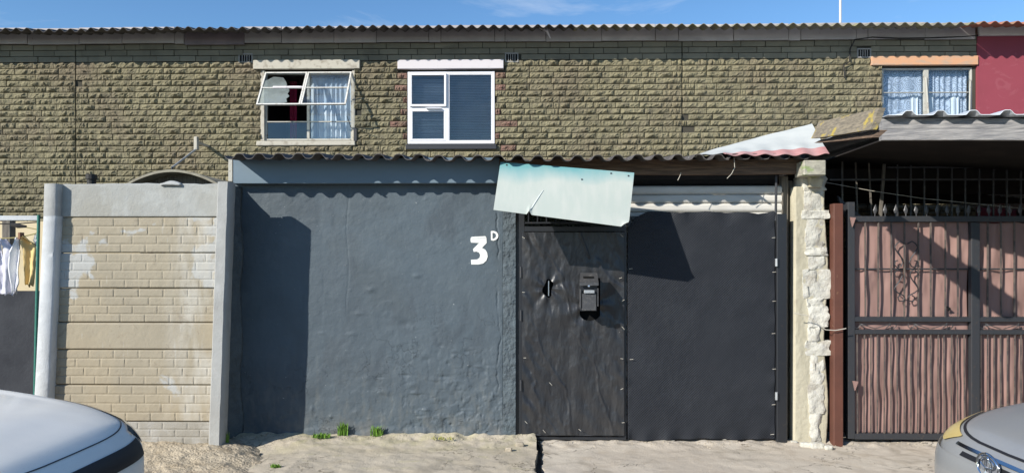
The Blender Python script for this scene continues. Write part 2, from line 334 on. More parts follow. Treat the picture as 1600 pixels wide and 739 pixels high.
M['white_cloth2'] = fabric('bright_white_cotton', (.78, .78, .78), (.72, .72, .72))
M['maroon_cloth'] = fabric('maroon_curtain_cloth', (.26, .02, .05), (.18, .015, .04))
M['grass'] = MatB('grass_blades', (.13, .25, .035), .6, .3).rnd(.5).done()
M['grass_dry'] = MatB('dry_grass', (.28, .28, .09), .7, .2).rnd(.5).done()
M['vent'] = MatB('vent_cement', (.30, .29, .27), .85, .2).vary(20, (.2, .19, .18), .5, .7, .6).done()
M['dark_hole'] = MatB('hole_shade', (.01, .01, .01), .9, .1).done()  # black colour stands in for the unlit depth of holes and slots
M['blind'] = MatB('grey_blind_slat', (.20, .225, .265), .5, .4).vary(5, (.25, .27, .31), .4, .7, .6).done()
M['arch'] = MatB('arched_awning_cement', (.30, .28, .22), .9, .2).vary(8, (.2, .18, .14), .45, .65, .7).bump(40, .003).done()
# glass: thin pane
def glass(name, tint=(1, 1, 1), film=0, filmc=(.5, .55, .55)):
    m, N_, L_, b_ = new_mat(name); out = N_['Material Output']; N_.remove(b_)
    tr = N_.new('ShaderNodeBsdfTransparent'); tr.inputs[0].default_value = rgb(tint)
    gl = N_.new('ShaderNodeBsdfGlossy'); gl.inputs['Roughness'].default_value = .03
    g = N_.new('ShaderNodeNewGeometry'); n = N_.new('ShaderNodeTexNoise'); n.inputs['Scale'].default_value = 2.5; L_.new(g.outputs['Position'], n.inputs[0])
    bu = N_.new('ShaderNodeBump'); bu.inputs['Distance'].default_value = .006; L_.new(n.outputs[0], bu.inputs['Height']); L_.new(bu.outputs[0], gl.inputs['Normal'])
    lw = N_.new('ShaderNodeLayerWeight'); lw.inputs[0].default_value = .5; fr = N_.new('ShaderNodeMath'); fr.operation = 'POWER'; fr.inputs[1].default_value = 4; L_.new(lw.outputs['Facing'], fr.inputs[0])
    mr = N_.new('ShaderNodeMath'); mr.operation = 'MULTIPLY_ADD'; mr.inputs[1].default_value = .8; mr.inputs[2].default_value = .06; L_.new(fr.outputs[0], mr.inputs[0])
    mx_ = N_.new('ShaderNodeMixShader'); L_.new(mr.outputs[0], mx_.inputs[0]); L_.new(tr.outputs[0], mx_.inputs[1]); L_.new(gl.outputs[0], mx_.inputs[2])
    last = mx_.outputs[0]
    if film:
        df = N_.new('ShaderNodeBsdfDiffuse'); df.inputs[0].default_value = rgb(filmc); m2 = N_.new('ShaderNodeMixShader')
        n2 = N_.new('ShaderNodeTexNoise'); n2.inputs['Scale'].default_value = 4; n2.inputs['Detail'].default_value = 4; L_.new(g.outputs['Position'], n2.inputs[0])
        r2 = N_.new('ShaderNodeMapRange'); r2.inputs[1].default_value = .35; r2.inputs[2].default_value = .6; r2.inputs[3].default_value = film*.5; r2.inputs[4].default_value = film; L_.new(n2.outputs[0], r2.inputs[0])
        L_.new(r2.outputs[0], m2.inputs[0]); L_.new(last, m2.inputs[1]); L_.new(df.outputs[0], m2.inputs[2]); last = m2.outputs[0]
    L_.new(last, out.inputs[0]); return m
M['glass'] = glass('window_glass', (.90, .94, .97)); M['glass_film_reflection'] = glass('film_reflection_glass', (.8, .85, .85), .36, (.42, .47, .46)); M['glass_dusty'] = glass('dusty_window_glass', (.93, .95, .97), .03)  # film pane: grey-white film whose pale coat also paints in sky reflection
def lace(name, c, holes):
    m, N_, L_, b_ = new_mat(name); out = N_['Material Output']; b_.inputs['Base Color'].default_value = rgb(c); b_.inputs['Roughness'].default_value = .95
    g = N_.new('ShaderNodeNewGeometry'); tr = N_.new('ShaderNodeBsdfTransparent'); mx_ = N_.new('ShaderNodeMixShader')
    if holes:
        v = N_.new('ShaderNodeTexVoronoi'); v.inputs['Scale'].default_value = 9; L_.new(g.outputs['Position'], v.inputs[0])
        wv = N_.new('ShaderNodeMath'); wv.operation = 'MULTIPLY'; wv.inputs[1].default_value = 26; L_.new(v.outputs[0], wv.inputs[0])
        sn = N_.new('ShaderNodeMath'); sn.operation = 'SINE'; L_.new(wv.outputs[0], sn.inputs[0])
        r2 = N_.new('ShaderNodeMapRange'); r2.inputs[1].default_value = -.2; r2.inputs[2].default_value = .5; r2.inputs[3].default_value = .42; r2.inputs[4].default_value = .92; L_.new(sn.outputs[0], r2.inputs[0]); L_.new(r2.outputs[0], mx_.inputs[0])
    else: mx_.inputs[0].default_value = .86
    L_.new(tr.outputs[0], mx_.inputs[1]); L_.new(b_.outputs[0], mx_.inputs[2]); L_.new(mx_.outputs[0], out.inputs[0]); return m
M['sheer'] = lace('sheer_curtain', (.80, .80, .80), False); M['lace'] = lace('lace_curtain', (.62, .66, .74), True)
M['car_white'] = MatB('pearl_white_car_paint', (.84, .81, .73), .45, .3).vary(3, (.74, .72, .66), .4, .6, .5).vary(160, (.5, .48, .44), .62, .72, .35).done()
M['car_silver'] = MatB('dusty_silver_car_paint', (.37, .38, .385), .36, .5, .45).vary(2.2, (.40, .40, .385), .42, .62, .7).vary(140, (.5, .49, .46), .60, .72, .4).done()
for k in ('car_white', 'car_silver'):
    q = M[k].node_tree.nodes['Principled BSDF']; q.inputs['Coat Weight'].default_value = .25; q.inputs['Coat Roughness'].default_value = .08
M['tyre'] = MatB('tyre_rubber', (.02, .02, .02), .8, .3).done(); M['rim'] = MatB('alloy_rim', (.5, .5, .52), .35, .5, .8).done()
M['car_glass'] = MatB('dark_car_glass', (.015, .018, .02), .05, .6).done(); M['car_black'] = MatB('black_car_trim', (.015, .015, .017), .45, .4).done()
M['chrome'] = MatB('chrome_trim', (.75, .76, .78), .12, .5, 1.).done()
M['lamp_yellow'] = MatB('yellowed_headlight_lens', (.46, .35, .13), .25, .5).vary(8, (.55, .46, .24), .45, .65, .6).done()
M['lamp_dark'] = MatB('smoked_headlight', (.035, .038, .045), .1, .6).vary(12, (.16, .17, .18), .55, .62, .7).done()
M['car_grey'] = MatB('grey_bumper_paint', (.22, .23, .25), .4, .4, .2).done()
M['car_plastic'] = MatB('lower_bumper_plastic', (.04, .04, .043), .6, .3).done()

# ================================================================= SETTING: ground
mb = MB(); mb.sheet(8, 8, lambda U, V: (-400+800*U, -400+800*V, -.10+0*U)); obj('ground', mb, M['asphalt'], kind='structure')
YW = 12.4; YG = 6.9
XK = PX(838, 6.4)
def slab(name, x0, x1, y0, y1, mat, zf, nx, ny, th=.16, edge=None):
    def fn(U, V):
        y = y0+(y1-y0)*V; a = x0; c = x1
        if edge == 'R': c = x1+.018*fbm(y*9, y*0+3, 41)+.012*np.sin(y*5)
        if edge == 'L': a = x0+.03*fbm(y*11, y*0+7, 43)
        x = a+(c-a)*U
        return x, y, zf(x, y)
    m = MB(); m.sheet(nx, ny, fn, (0, 0, -th)); return obj(name, m, mat, kind='structure', smooth=40)
def zl(x, y):
    near = np.clip((y-6.45)/.45, 0, 1)
    z = .012*fbm(x*1.7, y*2.3, 3)+.010*fbm(x*7, y*7, 5)+.034*near**2+.030*near*fbm(x*9, y*9, 23)
    z = z-.004-.05*np.clip((-1.9-x)/.5, 0, 1)*np.clip((6.75-y)/.3, 0, 1)
    return z+.006
slab('pavement_left', -4.6, XK-.005, 5.0, 6.96, M['concrete'], zl, 300, 110, edge='R')
def zr(x, y): return -.035+.010*fbm(x*1.9, y*2, 8)+.006*fbm(x*9, y*9, 9)+.02*np.clip((y-6.6)/.3, 0, 1)+.024*np.clip((y-6.62)/.2, 0, 1)*fbm(x*11, y*11, 27)
slab('driveway', XK+.05, 9, 5.0, 7.3, M['concrete_right'], zr, 360, 110, edge='L')
# sandy strip along the precast wall
def sandz(x, y):
    a = np.clip((6.42-np.abs(y-6.42)*1.0-5.75)/.6, 0, 1)
    return .05*a+.022*fbm(x*5, y*6, 31)+.016*fbm(x*17, y*19, 33)
mb = MB()
def fn(U, V):
    y = 5.7+1.1*V; xr = PX(372, 6.5)+.75*np.clip((6.95-y)/1.3, 0, 1)*(.45+.8*vn(y*4, y*0, 55))+.08*fbm(y*8, y*0+3, 57)
    x = -5.0+(xr+5.0)*U; z = sandz(x, y)-.085*np.clip((U-.86)/.14, 0, 1)**1.3
    return x, y, z
mb.sheet(220, 70, fn); obj('sandy_ground', mb, M['sand'], smooth=True, kind='structure')
for i, (px, py, w_) in enumerate([(1040, 728, .5), (915, 735, .3)]): pass

# ================================================================= BRICK TERRACE
XL = PX(-160, YW); XR = PX(1525.5, YW); ZT = PZ(400, 66, YW)
house = thing('brick_house', ((XL+XR)/2, YW, 0), 'long two-storey terrace of olive rock-faced brick with corrugated roof', 'house')
def rect(px0, px1, py0, py1, Y=YW): 
    c = (px0+px1)/2; x0, x1 = PX(px0, Y), PX(px1, Y); return [x0, x1, PZ(c, py1, Y), PZ(c, py0, Y)]
W1 = rect(409, 553, 110, 225); W2 = rect(636, 774, 111, 226); W3 = rect(1378, 1522, 104, 215)
HOLES = [W1, W2, W3]
LINT = [rect(397, 563, 95, 109), rect(622, 787, 95, 109), rect(1360, 1526, 89, 103)]
VENTS = [rect(373, 395, 84, 99), rect(789, 810, 83, 98), rect(1339, 1361, 76, 91)]
def holed(mb, x0, x1, z0, z1, y0, y1, holes):
    xs = sorted({x0, x1, *[h[0] for h in holes], *[h[1] for h in holes]})
    for a, c in zip(xs, xs[1:]):
        zc = z0
        for h in sorted([h for h in holes if h[0] <= a+1e-6 and h[1] >= c-1e-6], key=lambda h: h[2]):
            mb.box(a, c, y0, y1, zc, h[2]); zc = h[3]
        mb.box(a, c, y0, y1, zc, z1)
mb = MB(); holed(mb, XL, XR, -.2, ZT+.1, YW+.022, YW+.26, HOLES)
wall = obj('wall', mb, M['mortar'], house)
# the bricks, one mesh per variant, shared
BH, BL = .1015, .405
J1, J2 = PX(118, YW), PX(1065, YW)
def rock_mesh(i, smooth_face=False):
    nx, nz = (14, 4) if not smooth_face else (2, 1); w_, h_ = BL-.011, BH-.013
    m = MB()
    def fn(U, V):
        x = (U-.5)*w_; z = (V-.5)*h_
        ed = np.minimum(np.minimum(U, 1-U)*4.0, np.minimum(V, 1-V)*2.6).clip(0, 1)
        if smooth_face: return x, -.004+0*x, z
        d = .022*ed**.5+ed**.5*(.042*fbm(x*10+i*7.3, z*9+i*3, 65, 2)+.040*fbm(x*21+i*7.3, z*19+i*3, 61)+.012*fbm(x*45+i, z*45, 63, 2))
        return x, -np.maximum(d, .0)-.001, z
    m.sheet(nx, nz, fn); n = (nx+1)*(nz+1)
    # sides back into the mortar
    rim = [a*(nz+1) for a in range(nx+1)]+[nx*(nz+1)+j for j in range(1, nz+1)]+[a*(nz+1)+nz for a in range(nx-1, -1, -1)]+[j for j in range(nz-1, 0, -1)]
    back = [(m.v[r][0], .034, m.v[r][2]) for r in rim]; k = len(m.v); m.v += back
    m.f += [(rim[a], rim[(a+1) % len(rim)], k+(a+1) % len(rim), k+a) for a in range(len(rim))]
    return m
def to_mesh(m, name, mat):
    me = bpy.data.meshes.new(name); me.from_pydata(m.v, [], m.f); me.materials.append(mat)
    b_ = bmesh.new(); b_.from_mesh(me); bmesh.ops.recalc_face_normals(b_, faces=b_.faces); b_.to_mesh(me); b_.free(); return me
ROCK = [rock_mesh(i) for i in range(16)]; FLAT = rock_mesh(0, True)
ROCKM = [to_mesh(m, 'split_brick', M['brick']) for m in ROCK]; ROCKR = [to_mesh(m, 'red_brick', M['brick_red']) for m in ROCK[:5]]; FLATM = to_mesh(FLAT, 'flat_brick', M['brick_smooth'])
rng = random.Random(5)
bricks = []
ZB0 = PZ(400, 96.5, YW)    # bottom of the smooth courses
rows = []
z = ZB0
for k in range(4): rows.append((z, True)); z += BH*.99
z = ZB0-BH
for k in range(32): rows.append((z, False)); z -= BH
for ri, (z, sm) in enumerate(rows):
    z1 = min(z+BH, ZT+.05)
    blocks = [(XL, J1), (J1+.012, J2), (J2+.012, XR)]
    for (a, c) in blocks:
        free = [(a, c)]
        for h in HOLES+LINT+VENTS:
            if h[2] < z+BH*.55 and h[3] > z+BH*.45:
                nf = []
                for (p, q) in free:
                    if h[1] <= p or h[0] >= q: nf.append((p, q)); continue
                    if h[0] > p: nf.append((p, h[0]))
                    if h[1] < q: nf.append((h[1], q))
                free = nf
        for (p, q) in free:
            off = ((ri*.5+.25*((ri*7) % 3)) % 1.0)*BL
            x = a-off
            while x < q:
                s_, e_ = max(x, p), min(x+BL*(1 if rng.random() > .30 else rng.choice((.5, .65, .8, .9))), q)
                nxt = x+BL if x+BL > q or e_ == x+BL else e_
                nxt = e_ if e_ > p else x+BL
                if e_-s_ > .05: bricks.append((s_, e_, z, sm, ri))
                elif bricks and e_-s_ > 0 and bricks[-1][4] == ri and abs(bricks[-1][1]-s_) < .001:
                    t = bricks.pop(); bricks.append((t[0], e_, z, sm, ri))
                x = max(nxt, x+.05)
def visible(b_):
    x, z = (b_[0]+b_[1])/2, b_[2]+.05
    px = 800+x/YW*F+PSI*F
    if px < -40 or px > 1600: return False
    py = 400-(z-H)/YW*F
    lim = 335 if px < 75 else (288 if px < 350 else 250)
    return py < lim
vis = [b_ for b_ in bricks if visible(b_)]
cand = [b_ for b_ in vis if not b_[3]]
cand.sort(key=lambda b_: -(b_[1]-b_[0])/math.hypot((b_[0]+b_[1])/2, YW))
single = set(id(b_) for b_ in cand[:300])
rest = MB(); restf = MB()
for b_ in bricks:
    x0, x1, z, sm, ri = b_
    L_ = x1-x0; sx = L_/BL*1.0
    px = 800+(x0+x1)/2/YW*F+23; py = 400-(z-H)/YW*F
    red = (ri % 2 == 0) and (not sm) and ((W2[0]-.22 < (x0+x1)/2 < W2[0]) or (W2[1] < (x0+x1)/2 < W2[1]+.22)) and z > W2[2]-.2
    v = rng.randrange(16); fx = rng.choice((-1, 1)); fz = rng.choice((-1, 1)); dy = rng.uniform(-.010, .004)
    if id(b_) in single or red:
        me = ROCKR[v % 5] if red else ROCKM[v]
        inst('brick', me, ((x0+x1)/2, YW+dy, z+BH/2), wall, (sx, 1, 1), (0, 0 if fx > 0 else math.pi, 0))
    else:
        src = FLAT if sm else ROCK[v]; t = restf if sm else rest; n = len(t.v)
        fy = 1
        t.v += [((x0+x1)/2+q[0]*sx*fx, YW+dy+q[1], z+BH/2+q[2]*fz) for q in src.v]; t.f += [tuple(i+n for i in f) for f in src.f]
obj('remaining_bricks', rest, M['brick'], wall, kind='stuff'); obj('smooth_bricks', restf, M['brick_smooth'], wall, kind='stuff')
# lintels
for h, mt, dep in ((LINT[0], 'lintel_old', .05), (LINT[1], 'lintel_white', .06), (LINT[2], 'lintel_orange', .05)):
    mb = MB(); mb.box(h[0], h[1], YW-dep, YW+.05, h[2], h[3], ch=.006); obj('lintel', mb, M[mt], house)
# air vents
for h in VENTS:
    mb = MB(); f_ = .02; holed(mb, h[0], h[1], h[2], h[3], YW-.012, YW+.02, [[h[0]+f_, h[1]-f_, h[2]+f_, h[3]-f_]])
    vt = obj('air_vent', mb, M['vent'], house)
    mb = MB(); mb.box(h[0]+f_-.001, h[1]-f_+.001, YW+.012, YW+.02, h[2]+f_-.001, h[3]-f_+.001); obj('vent_backing', mb, M['dark_hole'], vt)
    n = 5; ww = (h[1]-h[0]-2*f_)
    for i in range(1, n):
        mb = MB(); x = h[0]+f_+ww*i/n; mb.box(x-.006, x+.006, YW-.006, YW+.012, h[2]+f_, h[3]-f_); obj('vent_slat', mb, M['vent'], vt)
# fascia boards
FJ = [-160, -60, 43, 124, 191, 273, 288, 382, 440, 522, 588, 670, 689, 773, 789, 853, 940, 1024, 1060, 1146, 1232, 1251, 1338, 1356, 1445, 1524]
YF = YW-.07
for i, (a, c) in enumerate(zip(FJ, FJ[1:])):
    x0, x1 = PX(a, YF)+.004, PX(c, YF)-.004; m_ = (a+c)/2
    dz = rng.uniform(-.008, .008)+(-.02 if i == 6 else 0); zb = PZ(400, 67.5, YF)+dz
    mb = MB(); mb.box(x0, x1, YF-(.012 if i % 2 else .006), YF+.025, zb, zb+.27, ch=.003)
    fb = obj('fascia_board', mb, M['fascia_brown' if i == 6 else 'fascia_board'], house)
    if i == 6: fb['label'] = 'darker brown fascia board'
# roof sheets, corrugated
def corr(mb, x0, x1, y0, z0, y1, z1, pitch, amp, phase=0, th=.007, step=12, shape='sine', wob=0):
    nx = max(4, int((x1-x0)/pitch*step))
    def fn(U, V):
        x = x0+(x1-x0)*U; ph = (x-phase)/pitch*2*math.pi
        s_ = np.cos(ph)
        if shape == 'six': s_ = np.tanh(s_*1.6)/np.tanh(1.6)
        if shape == 'ibr': s_ = np.clip(s_*3.2-1.7, -1, 1)
        y = y0+(y1-y0)*V; y = y+wob*(vn(x*1.3, x*0, 71)-.5)*(1-V)
        return x, y, z0+(z1-z0)*V+amp*s_+wob*.3*(vn(x*.7, x*0, 73)-.5)
    mb.sheet(nx, 6, fn, (0, 0, -th))
ZE = PZ(700, 42, 11.88); RS = .885; XE = PX(1523, 11.9)
x = XL; i = 0
while x < XE:
    x1 = min(x+RS, XE); mb = MB()
    px = 800+x/11.9*F
    low = 0 if px > 380 else rng.uniform(-.02, .006)
    corr(mb, x, x1+.06*(x1 < XE), 11.88+rng.uniform(-.03, .02), ZE+low+.003*(i % 2), 16.4, ZE+.80, .177, .027)
    obj('roof_sheet', mb, M['fibre_dark' if px < 860 else 'fibre_light'], house, smooth=60); x = x1; i += 1
# rooms behind the windows
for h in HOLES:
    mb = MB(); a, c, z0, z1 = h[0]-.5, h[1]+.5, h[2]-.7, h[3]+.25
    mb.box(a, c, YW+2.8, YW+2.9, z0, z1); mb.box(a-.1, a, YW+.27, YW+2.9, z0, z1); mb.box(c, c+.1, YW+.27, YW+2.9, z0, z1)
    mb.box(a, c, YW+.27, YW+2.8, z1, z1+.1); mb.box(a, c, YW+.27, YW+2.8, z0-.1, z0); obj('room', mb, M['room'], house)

def frame_bars(mb, x0, x1, z0, z1, y0, y1, t, vb=(), hb=()):
    mb.box(x0, x0+t, y0, y1, z0, z1, ch=.003); mb.box(x1-t, x1, y0, y1, z0, z1, ch=.003)
    mb.box(x0+t, x1-t, y0+.001, y1, z1-t, z1, ch=.003); mb.box(x0+t, x1-t, y0+.001, y1, z0, z0+t, ch=.003)
    for v, tt, a, c in vb: mb.box(v-tt/2, v+tt/2, y0+.002, y1, a, c, ch=.002)
    for v, tt, a, c in hb: mb.box(a, c, y0+.004, y1, v-tt/2, v+tt/2, ch=.002)
# ---- window 1, steel, top sashes pushed open
x0, x1, z0, z1 = W1
win = obj('window', (lambda m: (frame_bars(m, x0+.05, x1-.03, z0+.06, z1-.03, YW+.02, YW+.07, .03, [(PX(481, YW), .045, z0+.06, z1-.03)], [(PZ(481, 190, YW), .018, x0+.07, x1-.05)]), m)[1])(MB()), M['old_paint'], house)
win['label'] = 'old steel window with its top sashes pushed open'
mb = MB(); mb.box(x0-.02, x0+.05, YW-.01, YW+.10, z0+.05, z1-.001, ch=.008); mb.box(x1-.03, x1+.02, YW-.008, YW+.10, z0+.05, z1-.001, ch=.008); 
for q0, q1 in ((x0-.02, x0+.05), (x1-.03, x1+.02)):
    mb = MB(); mb.box(q0, q1, YW-.01, YW+.10, z0+.05, z1-.001, ch=.008); obj('window_surround', mb, M['lintel_old'], win)
mb = MB(); mb.box(x0-.08, x1+.03, YW-.045, YW+.10, z0-.035, z0+.045, ch=.01); obj('sill', mb, M['lintel_old'], win)
xm = PX(481, YW); zmid = PZ(481, 181, YW)
for a, c in ((x0+.08, xm-.022), (xm+.022, x1-.06)):
    zs = [(z0+.09, PZ(481, 190, YW)-.01)]
    if a > xm-.1: zs += [(PZ(481, 190, YW)+.01, z1-.06)]
    for p, q in zs:
        mb = MB(); mb.box(a, c, YW+.043, YW+.047, p, q); obj('pane', mb, M['glass'], win)
# open sashes: hinge at top, swinging outward
ang = math.asin(.40/.72)
HZ = z1-.045; LEN = .76
def sash_pt(x, d, o=0): # d distance down from hinge; o offset outwards
    return (x, YW+.015-d*math.sin(ang)-o*math.cos(ang), HZ-d*math.cos(ang)+o*-math.sin(ang)*-1)
def sash_box(mb, xa, xb, da, db, o0, o1):
    vs = [sash_pt(x, d, o) for x in (xa, xb) for d in (da, db) for o in (o0, o1)]
    mb.add(vs, [(0, 1, 3, 2), (4, 6, 7, 5), (0, 4, 5, 1), (2, 3, 7, 6), (0, 2, 6, 4), (1, 5, 7, 3)])
for si, (a, c) in enumerate(((x0+.06, xm-.004), (xm+.004, x1-.035))):
    mb = MB(); t = .024
    sash_box(mb, a, a+t, 0, LEN, 0, .028); sash_box(mb, c-t, c, 0, LEN, 0, .028); sash_box(mb, a+t, c-t, 0, t, 0, .027); sash_box(mb, a+t, c-t, LEN-t, LEN, 0, .027); sash_box(mb, a+t, c-t, .36, .378, .002, .024)
    sa = obj('sash', mb, M['sash_old'], win)
    if si == 0:
        # broken panes: traced jagged outlines, in the sash plane
        def jag(pts, mat, o):
            m = MB(); n = len(pts); A = [sash_pt(a+t+(c-a-2*t)*u, v, o) for u, v in pts]; B = [sash_pt(a+t+(c-a-2*t)*u, v, o+.003) for u, v in pts]
            m.add(A+B, [tuple(range(n)), tuple(range(2*n-1, n-1, -1))]+[(i, (i+1) % n, n+(i+1) % n, n+i) for i in range(n)]); obj('pane', m, mat, sa)
        jag([(0, .024), (1, .024), (1, .36), (.62, .36), (.58, .27), (.55, .22), (.45, .12), (.2, .1), (.06, .18), (0, .2)], M['glass'], .010)
        jag([(0, .203), (.06, .183), (.2, .103), (.45, .123), (.55, .223), (.58, .273), (.62, .36), (0, .36)], M['glass_film_reflection'], .011)
        jag([(0, .378), (.66, .378), (.69, .44), (.66, .5), (.72, .56), (.66, .62), (.70, .69), (.6, .735), (0, .735)], M['glass_film_reflection'], .010)
        mb = MB()
        for k in range(14):
            u = .3+.7*k/13; q = rng.uniform(.006, .014); sash_box(mb, a+t+(c-a-2*t)*u-q*2, a+t+(c-a-2*t)*u+q, .352-q, .374+q*.6, .012, .03)
        obj('putty', mb, M['lintel_white'], sa)
    else:
        for p, q in ((t, .36), (.378, LEN-t)):
            m = MB(); sash_box(m, a+t, c-t, p, q, .010, .013); obj('pane', m, M['glass_dusty'], sa)
mb = MB(); mb.tube([(x1-.05, YW+.02, PZ(545, 200, YW)), (x1-.03, YW-.36, PZ(545, 190, YW)+.02)], .006, 6); mb.bar((x1+.03, YW-.025, z0+.26), (x1+.03, YW-.025, z0+.04), .05, .03); obj('stay_arm', mb, M['dark_steel'], win)
# ---- window 2, upvc
x0, x1, z0, z1 = W2; xm = PX(699, YW); zm = PZ(668, 168, YW)
mb = MB(); frame_bars(mb, x0+.012, x1-.012, z0+.012, z1-.012, YW-.005, YW+.06, .045, [(xm, .045, z0+.02, z1-.02)], [(zm-.01, .05, x0+.02, xm)])
win2 = obj('window', mb, M['upvc'], house, label='white plastic window with three panes and grey blinds')
for a, c, p, q, pr in ((x0+.05, xm-.015, zm+.01, z1-.045, .03), (x0+.058, xm-.023, z0+.06, zm-.035, -.001)):
    mb = MB(); frame_bars(mb, a, c, p, q, YW-.008-pr, YW+.03, .035); sa = obj('sash', mb, M['upvc'], win2)
    mb = MB(); mb.box(a+.034, c-.034, YW+.006-pr*.3, YW+.010-pr*.3, p+.034, q-.034); obj('pane', mb, M['glass'], sa)
mb = MB(); frame_bars(mb, xm+.024, x1-.058, z0+.058, z1-.058, YW-.001, YW+.03, .012); obj('glazing_bead', mb, M['upvc'], win2)
mb = MB(); mb.box(xm+.03, x1-.06, YW+.013, YW+.017, z0+.06, z1-.06); obj('pane', mb, M['glass'], win2)
mb = MB(); mb.box(PX(666, YW), PX(690, YW), YW-.05, YW-.006, zm-.03, zm-.02); obj('handle', mb, M['upvc'], win2)
mb = MB(); mb.box(x0-.02, x1+.02, YW-.05, YW+.05, z0-.085, z0-.002, ch=.006); obj('sill', mb, M['dark_steel'], win2)
# ---- window 3
x0, x1, z0, z1 = W3; xm = PX(1449, YW); zb = PZ(1449, 144, YW)
mb = MB(); frame_bars(mb, x0+.01, x1-.012, z0+.01, z1-.02, YW+.03, YW+.08, .03, [(xm, .075, z0+.02, z1-.03)], [(zb, .012, x0+.03, x1-.03)])
win3 = obj('window', mb, M['old_paint'], house, label='old steel window with lace curtains under the orange lintel')
for a, c in ((x0+.04, xm-.037), (xm+.037, x1-.045)):
    for p, q in ((z0+.04, zb-.006), (zb+.006, z1-.05)):
        mb = MB(); mb.box(a, c, YW+.053, YW+.057, p, q); obj('pane', mb, M['glass'], win3)
mb = MB(); mb.tube([(xm+.03, YW-.02, z0+.05), (xm-.01, YW+.02, zb+.25)], .012, 6); mb.tube([(x1-.10, YW-.03, z0+.05), (x1-.05, YW+.02, zb+.2)], .012, 6); obj('stay_arm', mb, M['old_paint'], win3)
# curtains and blinds hang inside, things of their own
def curtain(x0, x1, z0, z1, y, n, amp, mat, label, seed=0, name='curtain', cat='curtain', group=None):
    mb = MB()
    def fn(U, V):
        x = x0+(x1-x0)*U
        d = amp*(np.sin(U*n*2*math.pi+1.2*np.sin(U*9+seed))+.5*vn(U*n*3, V*1.2, 81+seed))
        return x, y+d*(.5+.5*(1-V)), z0+(z1-z0)*V
    mb.sheet(max(24, n*12), 10, fn, (0, .003, 0)); return obj(name, mb, mat, smooth=True, label=label, cat=cat, group=group)
x0, x1, z0, z1 = W1; xm = PX(481, YW)
curtain(xm+.0, x1-.03, z0+.03, z1-.09, YW+.16, 8, .03, M['sheer'], 'white sheer curtain in the right half of the open window', 1)
curtain(PX(440, YW), PX(452, YW), z0+.03, z1-.09, YW+.42, 2, .02, M['maroon_cloth'], 'narrow maroon curtain in the left half of the open window', 2)
x0, x1, z0, z1 = W3; xm = PX(1449, YW)
curtain(x0+.03, xm-.02, z0+.0, z1-.03, YW+.14, 4, .012, M['lace'], 'patterned lace curtain in the left half of the window under the orange lintel', 3)
curtain(xm+.02, x1-.03, z0+.0, z1-.03, YW+.14, 8, .022, M['lace'], 'gathered lace curtain in the right half of the window under the orange lintel', 4)
curtain(PX(1428, YW), PX(1441, YW), z0+.0, PZ(1430, 146, YW), YW+.115, 2, .02, M['white_cloth2'], 'short bright white curtain tied beside the mullion behind the lace', 5)
curtain(PX(1455, YW), PX(1464, YW), z0+.0, PZ(1460, 146, YW), YW+.115, 2, .015, M['white_cloth2'], 'thin bright white curtain strip just right of the mullion', 8)
curtain(PX(1491, YW), PX(1506, YW), z0+.0, PZ(1498, 148, YW), YW+.11, 2, .02, M['white_cloth2'], 'bright white curtain fold in the far right of the lace-curtained window', 6)
x0, x1, z0, z1 = W2; xm = PX(699, YW)
def blind(a, c, p, q, label, tilt):
    t = thing('window_blind', ((a+c)/2, YW+.12, p), label, 'blind', 'slatted blinds behind the white plastic window')
    n = int((q-p)/.028); m = MB(); m.box(-(c-a)/2, (c-a)/2, -.0125, .0125, -.0007, .0007)
    me = to_mesh(m, 'slat', M['blind'])
    for i in range(n):
        inst('slat', me, ((a+c)/2, YW+.12+rng.uniform(-.002, .002), p+.02+i*.028), t, rot=(tilt+rng.uniform(-.08, .08), rng.uniform(-.003, .003), 0))
blind(x0+.06, xm-.04, z0+.08, z1-.1, 'grey slatted blind behind the two small left panes', -.75)
blind(xm+.03, x1-.06, z0+.06, z1-.05, 'wide grey slatted blind behind the large right pane', -.62)

# ---- maroon house
XM0 = XR+.004; XM1 = XM0+9
hm = thing('maroon_house', (XM0+2, YW, 0), 'maroon painted house adjoining the brick terrace on the right', 'house')
mb = MB(); mb.box(XM0, XM1, YW-.02, YW+.25, -.2, PZ(1560, 54, YW)); obj('wall', mb, M['maroon'], hm)
mb = MB(); mb.box(XM0, XM1, YW-.09, YW-.03, PZ(1560, 56, YW-.07), PZ(1560, 36, YW-.07), ch=.004); obj('fascia_board', mb, M['white_fascia'], hm)
x = XE+.005
while x < XM1:
    mb = MB(); corr(mb, x, x+RS+.05, 11.88, ZE+.012, 16.4, ZE+.82, .177, .025); obj('roof_sheet', mb, M['roof_red'], hm, smooth=60); x += RS
# aerial pole on roof
mb = MB(); xp = PX(1313, 12.6); mb.tube([(xp, 12.6, ZE+.05), (xp, 12.6, ZE+1.5)], .02, 8); mb.box(xp-.05, xp+.05, 12.55, 12.65, ZE+.1, ZE+.18)
obj('aerial_pole', mb, M['white_fascia'], label='thin white pole standing up from the corrugated roof edge', cat='pole')
# cable on wall
mb = MB(); pts = [(1318, 124, .02), (1316, 104, .03), (1325, 98, .03), (1326, 78, .03), (1333, 64, .04), (1360, 61, .05), (1400, 63, .06), (1450, 62, .05), (1500, 60, .04), (1524, 58, .04)]
mb.tube([(P(a, c, YW)[0], YW-.03-d, P(a, c, YW)[1]) for a, c, d in pts], .012, 6)
obj('wall_cable', mb, M['cable'], label='dark sagging cable clipped under the fascia above the orange lintel', cat='cable')
# torn strip under roof
mb = MB(); a = P(843, 46, 12.2); c = P(860, 61, 12.2); mb.tube([(a[0], 12.15, a[1]), ((a[0]+c[0])/2+.03, 12.1, (a[1]+c[1])/2+.02), (c[0], 12.18, c[1])], [.012, .022, .008], 5)
obj('loose_strip', mb, M['lintel_white'], label='torn pale strip dangling from the roof edge above the wall', cat='scrap')
